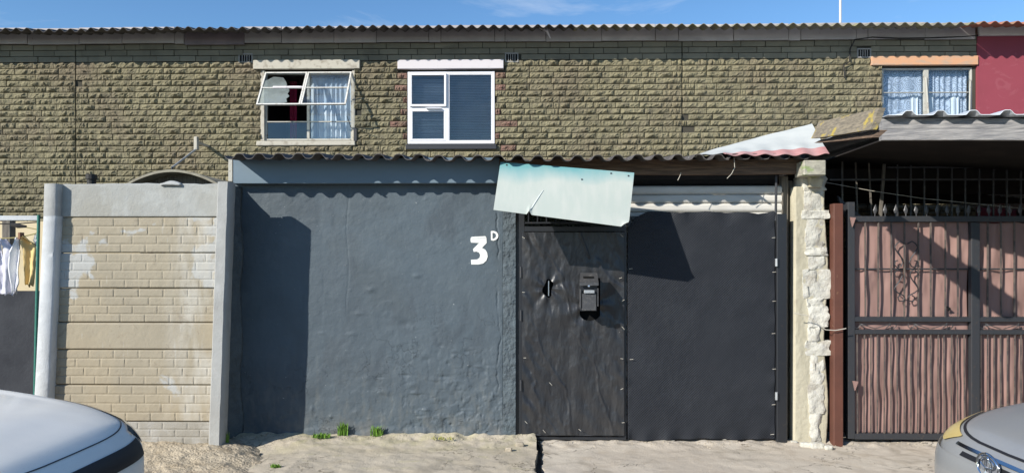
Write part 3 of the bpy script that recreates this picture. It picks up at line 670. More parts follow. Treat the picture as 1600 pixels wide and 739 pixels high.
# bracket and bent rod near the left wall
t = thing('aerial_bracket', (PX(270, 7.6), 7.6, 2.4), 'bent metal rod with pale bracket head leaning above the precast wall', 'bracket')
yb = 11.95
a = P(307, 217, yb); q1 = P(307, 233, yb); q2 = P(269, 262, 11.3); q3 = P(268, 283, 11.2)
mb = MB(); mb.tube([(q1[0], yb, q1[1]), (q2[0], 11.3, q2[1]), (q3[0], 11.2, q3[1]), (q3[0], 11.2, q3[1]-1.2)], .017, 8); obj('rod', mb, M['pipe_steel'], t, smooth=50)
mb = MB(); mb.box(a[0]-.03, a[0]+.03, yb-.04, yb+.04, q1[1]-.02, a[1]+.03, ch=.008); mb.box(a[0]-.02, a[0]+.02, yb+.04, YW+.0, a[1]-.08, a[1]-.04); obj('bracket_head', mb, M['lintel_old'], t)
mb = MB(); mb.lathe([(.0, 0), (.12, 0), (.12, .02), (.03, .03), (.03, .06), (0, .06)], Matrix.Translation((q3[0], 11.2, q3[1]-1.22)), 12); obj('foot_plate', mb, M['pipe_steel'], t)
mb = MB(); a = P(143, 275, 10.5); mb.tube([(a[0], 10.5, .0), (a[0], 10.5, a[1])], .06, 12); mb.tube([(a[0], 10.5, a[1]-.05), (a[0], 10.5, a[1]+.02)], .075, 12)
obj('vent_pipe', mb, M['cable'], label='short dark pipe top peeping over the precast wall', cat='pipe')
# arched awning behind wall
mb = MB(); xa, xb = PX(192, 10.6), PX(345, 10.6); zt = PZ(270, 265, 10.6); zl_ = PZ(270, 287, 10.6)-.03
def fn(U, V):
    x = xa+(xb-xa)*U; return x, 10.6+1.78*V, zl_+(zt-zl_)*np.sin(U*math.pi)**.85+.0*V
mb.sheet(30, 4, fn, (0, 0, -.035)); aw = thing('arched_awning', ((xa+xb)/2, 11.4, zl_-.4), 'low arched canopy just above the top of the precast wall', 'awning')
obj('arched_sheet', mb, M['arch'], aw, smooth=50)
mb = MB(); mb.prism([(xa, zl_-.4)]+[(xa+(xb-xa)*u, zl_-.05+(zt-zl_)*math.sin(u*math.pi)**.85) for u in np.linspace(0.03, .97, 20)]+[(xb, zl_-.4)], 10.9, 10.95); obj('gable_board', mb, M['wood_v'], aw)
for u in (.08, .92):
    mb = MB(); x = xa+(xb-xa)*u; mb.box(x-.04, x+.04, 10.65, 10.73, 0, zl_+.02); obj('post', mb, M['wood_v'], aw)

# ================================================================= PRECAST WALL
YP = 6.50
pw = thing('precast_wall', (PX(210, YP), YP, 0), 'precast concrete yard wall of brick-pattern panels between two posts', 'wall')
zpt, zpb = PZ(210, 287, YP), PZ(210, 703, YP)
def shx(z, a_top, a_bot): # lerp x with height
    return a_bot+(a_top-a_bot)*(z-zpb)/(zpt-zpb)
LT, LB, RT, RB = PX(90, YP), PX(76, YP), PX(340, YP), PX(327, YP)
PYS = [(287, 339.2, 0, 'conc_panel'), (339.8, 395.2, 1, 'beige1'), (395.8, 450.2, 1, 'beige1'), (450.8, 503.7, 1, 'beige0'), (504.3, 545.7, 0, 'beige0'), (546.3, 601.2, 1, 'beige0'), (601.8, 658.2, 1, 'beige0'), (658.8, 706, 1, 'conc_grey')]
for i, (pt, pb, br, mt) in enumerate(PYS):
    za, zc = PZ(210, pb, YP), PZ(210, pt, YP); seed = 100+i*3
    prof_dy = [0, .004, -.003, .003, -.002, .004, 0, .004][i]
    def fn(U, V, za=za, zc=zc, br=br, seed=seed, dy=prof_dy):
        z = za+(zc-za)*V; xa = shx(z, LT, LB)-.03; xb = shx(z, RT, RB)+.03; x = xa+(xb-xa)*U
        # edge wear
        e = np.minimum(V, 1-V)*(zc-za); y = YP+dy+0*x
        y = y+.013*np.clip(1-e/.008, 0, 1)
        if i == 0: z = z+V**8*.012*fbm(x*6, x*0, 5)
        if br:
            h4 = (zc-za)/4; r = np.floor(V*4-1e-6); fz = (V*4-r)*h4; dz = np.minimum(fz, h4-fz)
            w_ = .222; xo = x-LB+((r % 2)*.5)*w_+.03*np.sin(r*5+seed); fx = xo-np.floor(xo/w_)*w_; dx = np.minimum(fx, w_-fx)
            g = np.minimum(dz, dx); wear = vn(x*3, z*4, seed)*.5+.6
            y = y+.0055*np.clip(1-(g-.002)/.006, 0, 1)*wear
        y = y+.0025*fbm(x*5, z*5, seed)+.0012*fbm(x*26, z*26, seed+1)+.006*np.clip(fbm(x*4, z*3, 97)-.28, 0, .3)
        return x, y, z
    mb = MB(); mb.sheet(230, 52 if br else 40, fn, (0, .045, 0))
    obj('panel', mb, M[mt], pw, smooth=35, label=None if br else ('plain grey top panel' if i == 0 else 'plain beige panel'))
def post(px_t0, px_t1, px_b0, px_b1, yt, yb_, Y0, Y1, mat, name='post', parent=pw, split=None, seed=1, **kw):
    def qx(px, Y): return PX(px, Y)
    za, zc = PZ((px_b0+px_b1)/2, yb_, Y0), PZ((px_t0+px_t1)/2, yt, Y0)
    xt0, xt1, xb0, xb1 = qx(px_t0, Y0), qx(px_t1, Y0), qx(px_b0, Y0), qx(px_b1, Y0)
    n = 60
    mb = MB(); ring = [(0, .12), (0.0, .5), (0, .88), (.12, 1), (.5, 1), (.88, 1), (1, .88), (1, .5), (1, .12), (.88, 0), (.5, 0), (.12, 0)]  # (depth, u)
    vs = []; m = len(ring)
    for k in range(n+1):
        t_ = k/n; z = za+(zc-za)*t_; a = xb0+(xt0-xb0)*t_; c = xb1+(xt1-xb1)*t_
        for (d, u) in ring:
            j = .0035*float(fbm(z*9+u*3, d*5+seed, seed)); vs.append((a+(c-a)*u+j*(2*(u > .5)-1), Y0+(Y1-Y0)*d+j, z+(.004*float(fbm(u*5, d*5, seed)) if k == n else 0)))
    fs = [(k*m+i, k*m+(i+1) % m, (k+1)*m+(i+1) % m, (k+1)*m+i) for k in range(n) for i in range(m)]+[tuple(range(m)), tuple(range(n*m, n*m+m))]
    mb.add(vs, fs); return obj(name, mb, M[mat], parent, smooth=50, **kw)
post(67.5, 89, 66, 87.5, 287, 337, 6.42, 6.55, 'conc_post', label='bare grey top of the left post', name='post_top')
post(66, 88, 51, 75, 337.3, 640, 6.415, 6.555, 'conc_post_white', label='whitewashed left post')
obj('post_foot', MB().box(PX(50, 6.42), PX(74, 6.42), 6.42, 6.55, -.12, PZ(60, 639, 6.42)), M['conc_post_white'], pw)
post(339, 358, 324, 344, 284, 706, 6.40, 6.56, 'conc_post', seed=4, label='bare grey right post')
# rough masonry stub between the right post and the grey wall
def fn(U, V):
    z = -.05+(PZ(362, 284, 6.6)-.02+.05)*V; x0 = PX(345, 6.55)-.05+0*V
    x = x0+.13*U-.02+.012*fbm(z*5, U*3, 131)+.01*np.sin(z*8)
    y = 6.565+.33*U**.8*1.0; y = y+.008*fbm(z*20, U*7, 133)
    return x, y, z
mb = MB(); mb.sheet(12, 120, fn, (-.10, .03, 0)); obj('plaster_return', mb, M['grey_rough'], pw, smooth=True)
# mortar blob on top and little debris
mb = MB(); a = P(268, 285, 6.5)
mb.sheet(10, 6, lambda U, V: (a[0]-.09+.18*U, 6.48+.06*V, a[1]-.012+.028*np.sin(U*math.pi)*np.sin(V*math.pi)+.004*fbm(U*9, V*9, 3)), (0, 0, -.02)); obj('mortar_blob', mb, M['conc_post'], pw, smooth=True)

# ================================================================= LEFT YARD
YY = 9.4
mb = MB(); mb.box(PX(-150, YY), PX(75, YY)+1.2, YY, YY+.1, -.1, PZ(30, 346, YY)); obj('yard_shed_wall', mb, M['cream_wall'], label='cream wall at the back of the washing yard', cat='wall')
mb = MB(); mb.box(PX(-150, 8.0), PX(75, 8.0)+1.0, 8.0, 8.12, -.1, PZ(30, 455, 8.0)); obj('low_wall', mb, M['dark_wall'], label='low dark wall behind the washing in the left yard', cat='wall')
mb = MB(); mb.box(PX(-150, 7.2), -2.6, 6.6, YY, -.08, -.02); obj('yard_floor', mb, M['floor_in'], kind='structure')
mb = MB(); a = PX(14, 8.6); mb.box(a-.05, a+.05, 8.55, 8.65, 0, PZ(14, 340, 8.6), ch=.006); obj('timber_post', mb, M['wood_v'], label='brown timber post behind the washing line', cat='post')
mb = MB(); z = PZ(30, 341, 6.7); mb.box(PX(-120, 6.7), PX(61, 6.7), 6.68, 6.72, z-.022, z+.022, ch=.004); mb.box(PX(-120, 6.7), PX(-119, 6.7)+.04, 6.68, 6.72, 0, z-.022)
obj('gate_rail', mb, M['conc_post_white'], label='pale painted rail along the top of the left yard opening', cat='rail')
mb = MB(); a = P(60.5, 336, 6.62); c = P(54, 640, 6.62); mb.tube([(a[0], 6.62, a[1]), (c[0], 6.62, c[1]), (c[0], 6.62, 0)], .014, 8); 
obj('green_pole', mb, M['green_pole'], label='thin green steel pole against the whitewashed post', cat='pole', smooth=50)
mb = MB(); 
zr_ = lambda px, py: (PX(px, 7.0), 7.0, PZ(px, py, 7.0))
mb.tube([zr_(-100, 366), zr_(0, 373), zr_(30, 371), zr_(60, 364)], .006, 6); obj('washing_line', mb, M['rope'], label='lowest yellowish washing line the clothes hang from', cat='line', group=None)
mb = MB(); q = lambda px, py: (PX(px, 7.4), 7.4, PZ(px, py, 7.4)); mb.tube([q(-100, 348), q(20, 350), q(62, 347)], .006, 6); obj('washing_line', mb, M['cable'], label='upper dark washing line under the pale rail', cat='line')
mb = MB(); mb.tube([q(18, 351), q(28, 353), q(41, 354)], [.018, .024, .012], 6); obj('knotted_rag', mb, M['cable'], label='dark rag knotted round the upper washing line', cat='rag')
mb = MB(); mb.tube([q(20, 351), q(45, 356), q(60, 359)], .005, 6); obj('washing_line', mb, M['rope'], label='middle slanting washing line behind the clothes', cat='line')
def garment(poly_l, poly_r, ys, Y, mat, label, seed):
    # outline by rows: left px list, right px list at heights ys
    n = len(ys); mb = MB(); tt = np.linspace(0, 1, n)
    def fn(U, V):
        l = np.interp(V, tt, poly_l); r = np.interp(V, tt, poly_r); py = np.interp(V, tt, ys)
        px = l+(r-l)*U; py = py+2.2*np.sin(U*9+seed)*V
        y = Y+.025*np.sin(U*7+seed+V*2)+.02*fbm(U*4, V*6, seed+150)
        u = (px-CX)/F; rx = -math.sin(PSI)+u*math.cos(PSI); ry = math.cos(PSI)+u*math.sin(PSI)
        x0_ = rx*Y/ry; z = H+(HY-py)/F*Y/ry
        return x0_, y, z
    mb.sheet(18, 26, fn, (0, .006, 0)); return obj('garment', mb, mat, smooth=True, label=label, cat='garment', group='washing on the line')
garment([-38, -22, -26, -24, -23], [-2, 1, 6, 8, 9], [374, 395, 420, 440, 458], 7.0, M['white_cloth'], 'white cloth at the edge of the photo, leftmost on the line', 1)
# white vest: two straps
garment([0, 2, 4, 5, 7, 9], [6, 16, 33, 32, 30, 24], [373, 383, 392, 412, 436, 461], 7.0, M['white_cloth'], 'greyish white vest hanging on the line beside the yellow shirt', 2)
garment([25, 22, 16, 14, 18, 22], [31, 32, 33, 32, 31, 27], [371, 382, 394, 415, 440, 458], 6.99, M['white_cloth2'], 'bright white top overlapping the right side of the white vest', 3)
garment([33, 34, 37, 38, 39, 40], [38, 56, 58, 56, 54, 51], [369, 380, 392, 412, 430, 447], 7.0, M['yellow_cloth'], 'yellow shirt hanging on the line next to the green pole', 4)
garment([57, 54, 53, 54], [60, 60, 59, 58], [364, 372, 381, 383], 7.02, M['white_cloth2'], 'small white scrap of cloth pegged beside the green pole', 5)
mb = MB(); p_ = zr_(33, 369); mb.box(p_[0]-.012, p_[0]+.012, 6.97, 7.03, p_[2]-.03, p_[2]+.035, ch=.003); obj('clothes_peg', mb, M['peg'], label='brown clothes peg between the white vest and yellow shirt', cat='peg')

# ================================================================= GREY GARAGE WALL, FASCIA, ROOF
XG0, XG1 = PX(364, YG), PX(786, YG); ZG1 = PZ(560, 287, YG)+.10
gw = thing('garage_wall', ((XG0+XG1)/2, YG, 0), 'blue-grey painted plaster garage wall with the house number', 'wall')
def gwy(x, z):
    low = np.clip((1.15-z)/1.0, 0, 1); rgt = np.clip((x-PX(620, YG))/.6, 0, 1)
    d = .006*fbm(x*2.2, z*2.2, 201)+.0022*fbm(x*9, z*9, 203)
    r = np.abs(fbm(x*5, z*5, 205)); d = d+(low*(.25+.75*rgt))*(.014*fbm(x*7, z*7, 207, 5)+.006*np.clip((fbm(x*11, z*11, 209)-.08)/.05, 0, 1))
    msk = np.clip(low*1.25, 0, 1)*(.25+.75*np.clip((x-PX(560, YG))/.5, 0, 1)); f1 = fbm(x*4.2+3, z*5.5, 261, 5); f2 = fbm(x*7+9, z*3.4, 267, 5)
    d = d-.004*msk*np.clip((f1-.16)/.02, 0, 1)-.0045*msk*np.clip((f2-.2)/.02, 0, 1)+.0015*np.clip((fbm(x*3, z*4, 271, 5)-.3)/.03, 0, 1)
    d = d-.006*msk*np.exp(-(fbm(x*2.6+5, z*2.9, 273, 5)/.018)**2)*np.clip(fbm(x*2, z*2, 277)*4, 0, 1)
    # trowel scars and flaking edges
    for (cx, cz, sx, sz, a) in SC: d = d+a*np.exp(-(((x-cx)/sx)**2+((z-cz)/sz)**2))
    cr = PX(543, YG)+.012*np.sin(z*9)+.01*fbm(z*6, z*0, 211); d = d-.004*np.exp(-((x-cr)/.004)**2)*np.clip((z-1.1)/.2, 0, 1)
    cr2 = PX(779, YG)+.03*fbm(z*3, z*0, 213)+.022*fbm(z*16, z*0, 214, 3); d = d-.012*np.exp(-((x-cr2)/.005)**2)*np.clip(.35+fbm(z*6, z*0, 219)*3, 0, 1)
    lip = .02+.06*vn(x*5, x*0, 215); d = d+.014*np.clip(1-(z-lip)/.03, 0, 1)*(vn(x*8, z*8, 217))
    return d
rr = random.Random(3); SC = []
for k in range(60):
    px = rr.gauss(690, 60) if k < 42 else rr.uniform(480, 780); py = rr.gauss(600, 45) if k < 42 else rr.uniform(420, 680)
    if px > 775 or py > 678: continue
    SC.append((PX(px, YG), PZ(px, py, YG), rr.uniform(.01, .06), rr.uniform(.006, .03), rr.choice((-1, 1))*rr.uniform(.003, .010)))
def fn(U, V):
    x = XG0+(XG1-XG0)*U; z = -.06+(ZG1+.06)*V; return x, YG-gwy(x, z), z
mb = MB(); mb.sheet(330, 300, fn, (0, .14, 0)); gpl = obj('plaster', mb, M['grey_wall'], gw, smooth=True)
def fn(U, V):
    x = XG1+(PX(806, YG)-XG1)*U; z = -.05+(ZG1+.05)*V
    x = x+.006*fbm(z*9, U*2, 221)*(U < .5); return x, YG-.016-.012*fbm(x*14, z*14, 223)-.006*fbm(x*45, z*45, 225), z
mb = MB(); mb.sheet(22, 300, fn, (0, .15, 0)); obj('rough_edge', mb, M['grey_rough'], gw, smooth=True, label='rough untrowelled strip beside the gate')
# side return
mb = MB(); mb.box(XG0-.0, XG0+.11, YG+.15, YW-.03, -.05, 2.5); obj('side_wall', mb, M['grey_rough'], gw)
# painted number
def zp(zx, zy): 
    px = 700+zx/8.21; py = 340+zy/8.21; return P(px, py, YG)
N3 = [(290, 272), (297, 252), (312, 246), (480, 238), (493, 256), (497, 325), (437, 388), (480, 412), (503, 450), (510, 500), (492, 552), (452, 588), (390, 601), (298, 601), (295, 540), (375, 536), (405, 515), (413, 480), (397, 447), (365, 436), (330, 440), (320, 405), (398, 326), (297, 321), (289, 300)]
def decal(poly, inner=None, name='house_number', mat='number_white', d=.0022):
    import mathutils
    pts = [zp(*p) for p in poly]; loops = [[Vector((x, 0, z)) for x, z in pts]]
    if inner: loops.append([Vector((x, 0, z)) for x, z in [zp(*p) for p in inner]])
    tris = mathutils.geometry.tessellate_polygon(loops); allp = [p for l_ in loops for p in l_]
    gx_, gz_ = np.meshgrid(np.linspace(min(p.x for p in allp), max(p.x for p in allp), 20), np.linspace(min(p.z for p in allp), max(p.z for p in allp), 20))
    top_ = float(gwy(gx_, gz_).max()); vs = [(p.x, YG-top_-d+.0035, p.z) for p in allp]; n = len(vs)
    # tiny prism
    m = MB(); m.add(vs+[(v[0], v[1]+.003, v[2]) for v in vs], [tuple(t) for t in tris])
    k = 0
    for l_ in loops:
        for i in range(len(l_)): m.f.append((k+i, k+(i+1) % len(l_), n+k+(i+1) % len(l_), n+k+i))
        k += len(l_)
    return obj(name, m, M[mat], gpl, label=None)
decal(N3, d=.007)['label'] = 'white painted figure 3 with a flat top'
decal([(305, 272), (312, 266), (484, 258), (486, 264), (315, 273)], name='number_line', mat='number_grey', d=.0082)
decal([(549, 176), (560, 171), (592, 172), (622, 184), (640, 206), (647, 232), (640, 262), (615, 286), (582, 298), (552, 290)], [(572, 196), (572, 272), (592, 268), (612, 252), (618, 232), (610, 210), (592, 198)], d=.007, name='house_letter')['label'] = 'small white painted letter D'
# carport
cp = thing('carport', (.2, 8, 0), 'low lean-to carport with corrugated cement roof over the grey wall and black gate', 'carport')
YFa = 6.80
a0 = PX(364, YFa); a1 = PX(780, YFa)
mb = MB(); mb.box(a0, a1, YFa, YFa+.09, PZ(570, 286.5, YFa), PZ(570, 247, YFa)+.0, ch=.003); obj('fascia_board', mb, M['fascia_blue'], cp, label='blue-grey painted fascia board')
mb = MB(); mb.box(PX(357, YFa), a0-.002, YFa-.006, YFa+.10, PZ(360, 284, YFa), PZ(360, 247, YFa), ch=.003); obj('end_batten', mb, M['old_paint'], cp)
a2 = PX(1262, 6.78)
def fn(U, V):
    x = PX(778, 6.8)+(a2-PX(778, 6.8))*U; return x, 6.83+.004*fbm(x*8, V*9, 231), PZ(1000, 272.5, 6.83)+.004*np.sin(x*3)+(PZ(1000, 249, 6.83)-PZ(1000, 272.5, 6.83))*V
mb = MB(); mb.sheet(80, 8, fn, (0, .07, 0)); obj('timber_beam', mb, M['wood_h'], cp, smooth=40)
mb = MB(); mb.box(PX(1256, 6.65), PX(1291, 6.65), 6.65, 6.88, PZ(1275, 274, 6.65), PZ(1275, 250.5, 6.65), ch=.008, M=None); obj('beam_end', mb, M['wood_end'], cp)
x = PX(352, 6.55); xe = PX(1283, 6.55); i = 0; Z0 = PZ(800, 247, 6.55)
while x < xe:
    x1 = min(x+RS*1.0, xe); mb = MB()
    px = 800+x/6.55*F
    base = Z0+.020-(.018*max(0, (px-380)/900))
    dz = rng.uniform(-.006, .006); yy = (6.55 if px < 950 else 6.67)+rng.uniform(-.025, .02); base = base if px < 950 else H+(base-H)*6.67/6.55
    corr(mb, x, x1+.05*(x1 < xe), yy, base+dz, YW-.03, base+.50+dz, .177, .024, shape='six', phase=PX(1060, 6.55), step=16, wob=.03)
    obj('roof_sheet', mb, M['fibre_dark'], cp, smooth=60); x = x1; i += 1
# flashing sheet on right
def zfl(U, V, off=0):
    x = PX(1072, 6.85)+(PX(1280, 6.85)-PX(1072, 6.85))*U
    rise = (.345*U**.8)*V
    y = 6.62+.40*V; return x, y, Z0+.012+rise+.012*np.cos((x)*2*math.pi/.177)*(1-V)**2*.8+.01*fbm(x*3, V*3, 241)+.016+off
mb = MB(); mb.sheet(70, 12, lambda U, V: zfl(U, .22+.78*V), (0, .004, -.004)); obj('flashing_sheet', mb, M['zinc'], cp, smooth=60)
mb = MB(); mb.sheet(70, 6, lambda U, V: zfl(.25+.75*U, .235*V, .003), (0, .004, -.004)); obj('pink_sheet', mb, M['pink'], cp, smooth=60)
def fn(U, V):
    x = PX(1060, 6.62)+.9*U; return x, 6.9+.05*V, Z0+.02+.13*U*V+.02*fbm(x*12, V*2, 245)*V
mb = MB(); mb.sheet(40, 3, fn, (0, .02, 0)); obj('mortar_flashing', mb, M['fibre_dark'], cp, smooth=True)
mb = MB(); q = lambda px, py, Y=6.7: (PX(px, Y), Y, PZ(px, py, Y)); mb.tube([q(1147, 247), q(1148, 262), q(1143, 272), q(1136, 279)], .003, 5); mb.tube([q(1064, 270), q(1062, 276), q(1059, 282)], .003, 5); obj('hanging_wire', mb, M['wire'], cp)

# ================================================================= TEAL SHEET AWNING
tl, tr_, bl, br_ = P(782, 253, 6.64), P(991, 270, 6.60), P(771, 328, 6.30), P(982, 355.5, 6.30)
def fn(U, V): # V 0 bottom .. 1 top
    xb = bl[0]+(br_[0]-bl[0])*U; xt = tl[0]+(tr_[0]-tl[0])*U
    zb_ = bl[1]+(br_[1]-bl[1])*U; zt_ = tl[1]+(tr_[1]-tl[1])*U
    x = xb+(xt-xb)*V; z = zb_+(zt_-zb_)*V; y = 6.30+(6.64-.04*U-6.30)*V
    y = y-.012*np.sin(U*math.pi)*np.sin(V*math.pi)+.004*fbm(U*3, V*3, 251)
    # bite near lower right and a nick on the lower edge
    bite = np.clip(1-np.hypot((U-1)/.055, V/.13), 0, 1); x = x-.05*bite*0; z = z+.045*np.clip(1-(1-U)/.05, 0, 1)**.6*np.clip(1-V/.12, 0, 1)
    z = z+.035*np.clip(1-np.abs(U-.265)/.018, 0, 1)*np.clip(1-V/.2, 0, 1)
    return x, y, z
ts = thing('hanging_sheet', (float(tl[0]+tr_[0])/2, 6.5, 1.9), 'faded teal metal sheet hanging crooked from the carport beam', 'awning')
mb = MB(); mb.sheet(110, 30, fn, (0, .0025, -.0015)); obj('sheet', mb, M['teal_sheet'], ts, smooth=50)
mb = MB()
V_ = np.linspace(.04, .5, 12); pts = []
for v in V_:
    u = .262+.085*(v/.5)**1.2; X_, Y_, Z_ = fn(np.array(u), np.array(v)); pts.append((float(X_), float(Y_)-.002, float(Z_)))
mb.tube(pts, [.003+.003*math.sin(math.pi*i/11) for i in range(12)], 5); obj('crease', mb, M['teal_edge'], ts)
mb = MB()
for u, v in ((.05, .94), (.83, .95), (.96, .93), (.62, .78)):
    X_, Y_, Z_ = fn(np.array(u), np.array(v)); mb.tube([(float(X_), float(Y_)+.002, float(Z_)), (float(X_), float(Y_)-.006, float(Z_))], .008, 8)
obj('rivets', mb, M['dark_steel'], ts, kind='stuff')

# ================================================================= BLACK GATES
YB = 6.93
zt_g, zb_g = PZ(1000, 357, YB), PZ(1000, 684, YB)
# outer frame fixed
fr = thing('pedestrian_gate', (PX(895, YB), YB, 0), 'narrow black gate covered in wrinkled black plastic with a letterbox opening', 'gate')
mb = MB(); t = .032
gx0, gx1 = PX(810, YB), PX(978, YB)
mb.bar((gx0+.03, YB-.01, zb_g-.02), (gx0+.03, YB-.01, PZ(812, 332, YB)), .05, .05); mb.box(gx0+.055, gx1, YB-.035, YB+.0, zb_g-.012, zb_g+.016, ch=.003)
mb.box(gx0+.055, gx1, YB-.035, YB+.0, PZ(890, 362, YB), PZ(890, 354, YB), ch=.003); mb.box(gx0+.055, gx1, YB-.03, YB+.0, PZ(890, 350, YB), PZ(890, 347, YB), ch=.003)
mb.box(gx1-.022, gx1, YB-.033, YB+.0, zb_g+.016, PZ(890, 362, YB))
mb.box(PX(806, YB), gx0+.004, YB-.02, YB+.03, zb_g-.02, PZ(812, 335, YB)); obj('gate_frame', mb, M['black_paint'], fr)
for i in range(11):
    px = 826+i*14; mb = MB(); mb.tube([(PX(px, YB), YB-.015, PZ(px, 349, YB)), (PX(px, YB), YB-.015, PZ(px, 318, YB))], .007, 6); obj('bar', mb, M['black_paint'], fr)
mb = MB(); a_ = PX(816, YB); c_ = PX(974, YB); inner_f = .02
frame_bars(mb, a_, c_, PZ(895, 679, YB), PZ(895, 363, YB), YB-.045, YB-.012, inner_f); obj('leaf_frame', mb, M['dark_steel'], fr)
MBX = (PX(921, YB), PZ(921, 475, YB)); HOLE1 = (PX(856, YB), PZ(856, 450, YB))
def ty(x, z):
    u = (x-a_)/(c_-a_); edge = np.minimum(np.clip(u/.08, 0, 1), np.clip((1-u)/.08, 0, 1))
    d = .016*fbm(x*3, z*2.5, 301)+.011*fbm(x*13, z*3.2, 303)+.006*np.clip(.10-np.abs(fbm(x*3.2+z*1.1, z*1.6, 308)), 0, .1)/.1+.0015*fbm(x*50, z*30, 305)
    # vertical bunching at the left and right hems
    hem = np.exp(-u/.10)+.8*np.exp(-(1-u)/.07)
    d = d+hem*.030*np.sin((z*1.0+x*1.6)*26+3*fbm(x*3, z*3, 307))*vn(x*2, z*6, 309)
    low = np.clip((.75-z)/.7, 0, 1); d = d+low*.014*np.sin((x*.9+z*.5)*36+4*fbm(x*2, z*2, 311))*vn(x*5, z*3, 313)
    # tension folds radiating from the letterbox
    for (hx, hz), R in ((MBX, .30), (HOLE1, .16)):
        r = np.hypot(x-hx, (z-hz)*.8)+1e-6; th = np.arctan2(z-hz, x-hx); d = d+.010*np.exp(-r/R)*np.sin(th*7+2)*np.clip(r/.08, 0, 1)
    # a long fold line from top down to the box
    lx = PX(905, YB)+(PX(921, YB)-PX(905, YB))*np.clip((PZ(900, 363, YB)-z)/.25, 0, 1.2); d = d+.012*np.exp(-((x-lx)/.010)**2)*np.clip((z-PZ(900, 405, YB))/.03, 0, 1)
    return d*(.25+.75*edge)
def hole_mask(x, z):
    h1 = ((x-HOLE1[0]-.012*np.sin(z*40))/.048)**2+((z-HOLE1[1])/.09)**2 < 1
    h2 = (np.abs(x-MBX[0]) < .098) & (z > PZ(921, 492, YB)-.0*x) & (z < PZ(921, 434, YB))
    h3 = ((x-MBX[0])/.098)**2+((z-PZ(921, 490, YB))/.065)**2 < 1
    return h1 | h2 | h3
nx_, nz_ = 170, 320
zA, zB_ = PZ(895, 677, YB), PZ(895, 363.5, YB); xs_ = np.linspace(a_-.002, c_+.001, nx_+1); zs_ = np.linspace(zA, zB_, nz_+1)
XX, ZZ = np.meshgrid(xs_, zs_, indexing='ij'); DD = YB-.052-ty(XX, ZZ)
mb = MB(); vs = np.stack([XX.ravel(), DD.ravel(), ZZ.ravel()], 1).tolist(); hm_ = hole_mask(XX, ZZ)
fs = []
for i in range(nx_):
    for j in range(nz_):
        if not (hm_[i, j] and hm_[i+1, j+1] and hm_[i+1, j] and hm_[i, j+1]): k = i*(nz_+1)+j; fs.append((k, k+nz_+1, k+nz_+2, k+1))
mb.add(vs, fs); tarp = obj('plastic_cover', mb, M['tarp_black'], fr, smooth=True)
# latch behind hole
mb = MB(); mb.box(HOLE1[0]+.002, HOLE1[0]+.010, YB-.045, YB-.03, HOLE1[1]-.07, HOLE1[1]+.07); obj('latch', mb, M['lock'], fr)
mb = MB(); mb.box(a_, c_, YB+.02, YB+.03, zA, zB_); obj('hole_shade_sheet', mb, M['dark_hole'], fr)  # black sheet behind the cover, painting the darkness seen through the hole
for i, (px, py) in enumerate([(814, 492), (814, 425), (814, 600)]):
    mb = MB(); x = PX(px, YB); z = PZ(px, py, YB); mb.tube([(x, YB-.055, z-.05), (x, YB-.055, z+.05)], .011, 8); obj('hinge', mb, M['dark_steel'], fr)
mb = MB()
for px, py in [(818, 370), (818, 455), (820, 560), (822, 655), (970, 372), (968, 432), (972, 470), (972, 515), (970, 560), (970, 610), (972, 655), (850, 668), (905, 670), (860, 600)]:
    x = PX(px, YB); z = PZ(px, py, YB); dx = rng.uniform(-.05, .05); z += rng.uniform(-.03, .03); mb.tube([(x-.012, YB-.075, z-dx*.3), (x+.012, YB-.078, z+dx*.3)], .0022, 5)
obj('wire_ties', mb, M['wire'], fr, kind='stuff')
# letterbox
lb = thing('letterbox', (MBX[0], YB-.2, PZ(921, 500, YB)), 'dark metal letterbox with angled slot lid sticking out through the plastic', 'letterbox')
YL = 6.68
lx0, lx1 = PX(906, YL), PX(934, YL); zt1, zt2 = PZ(920, 428, YL), PZ(920, 441, YL); zb1 = PZ(920, 486, YL)
mb = MB(); mb.add([(lx0+.008, YL+.25, zb1+.02), (lx1-.004, YL+.25, zb1+.02), (lx1-.004, YL+.25, zt1), (lx0+.008, YL+.25, zt1), (lx0+.008, YL+.02, zb1), (lx1-.006, YL+.02, zb1), (lx1-.004, YL, zt2), (lx0+.006, YL, zt2)], [(0, 1, 2, 3), (4, 5, 6, 7), (0, 1, 5, 4), (3, 2, 6, 7), (0, 4, 7, 3), (1, 5, 6, 2)]); obj('box_body', mb, M['black_paint'], lb)
mb = MB(); vs = [(lx0-.004, YL-.03, zt2-.0), (lx1+.004, YL-.03, zt2-.0), (lx1+.002, YL+.08, zt1+.008), (lx0+.01, YL+.08, zt1+.008)]
mb.add(vs+[(v[0], v[1]+.006, v[2]-.012) for v in vs], [(0, 1, 2, 3), (4, 5, 6, 7), (0, 1, 5, 4), (1, 2, 6, 5), (2, 3, 7, 6), (3, 0, 4, 7)]); mb.box(lx0-.004, lx1+.004, YL-.032, YL-.024, zt2-.028, zt2-.001); obj('lid', mb, M['box_grey'], lb)
mb = MB(); s0 = lambda u, v: (lx0+(lx1-lx0)*u, YL-.03+.11*v-.0016, zt2+(zt1+.008-zt2)*v+.0016)
mb.add([s0(.2, .4), s0(.8, .4), s0(.8, .62), s0(.2, .62)], [(0, 1, 2, 3)]); mb.add([tuple(np.array(s0(a, c))+np.array((0, -.001, .001))) for a, c in ((.2, .4), (.8, .4), (.8, .62), (.2, .62))], [(0, 1, 2, 3)]); obj('slot', mb, M['dark_hole'], lb)
mb = MB(); mb.lathe([(0, -.004), (.010, -.004), (.010, .004), (0, .006)], Matrix.Translation(((lx0+lx1)/2-.002, YL-.03, PZ(920, 447, YL))) @ Matrix.Rotation(math.pi/2, 4, 'X'), 12); obj('lock', mb, M['lock'], lb)
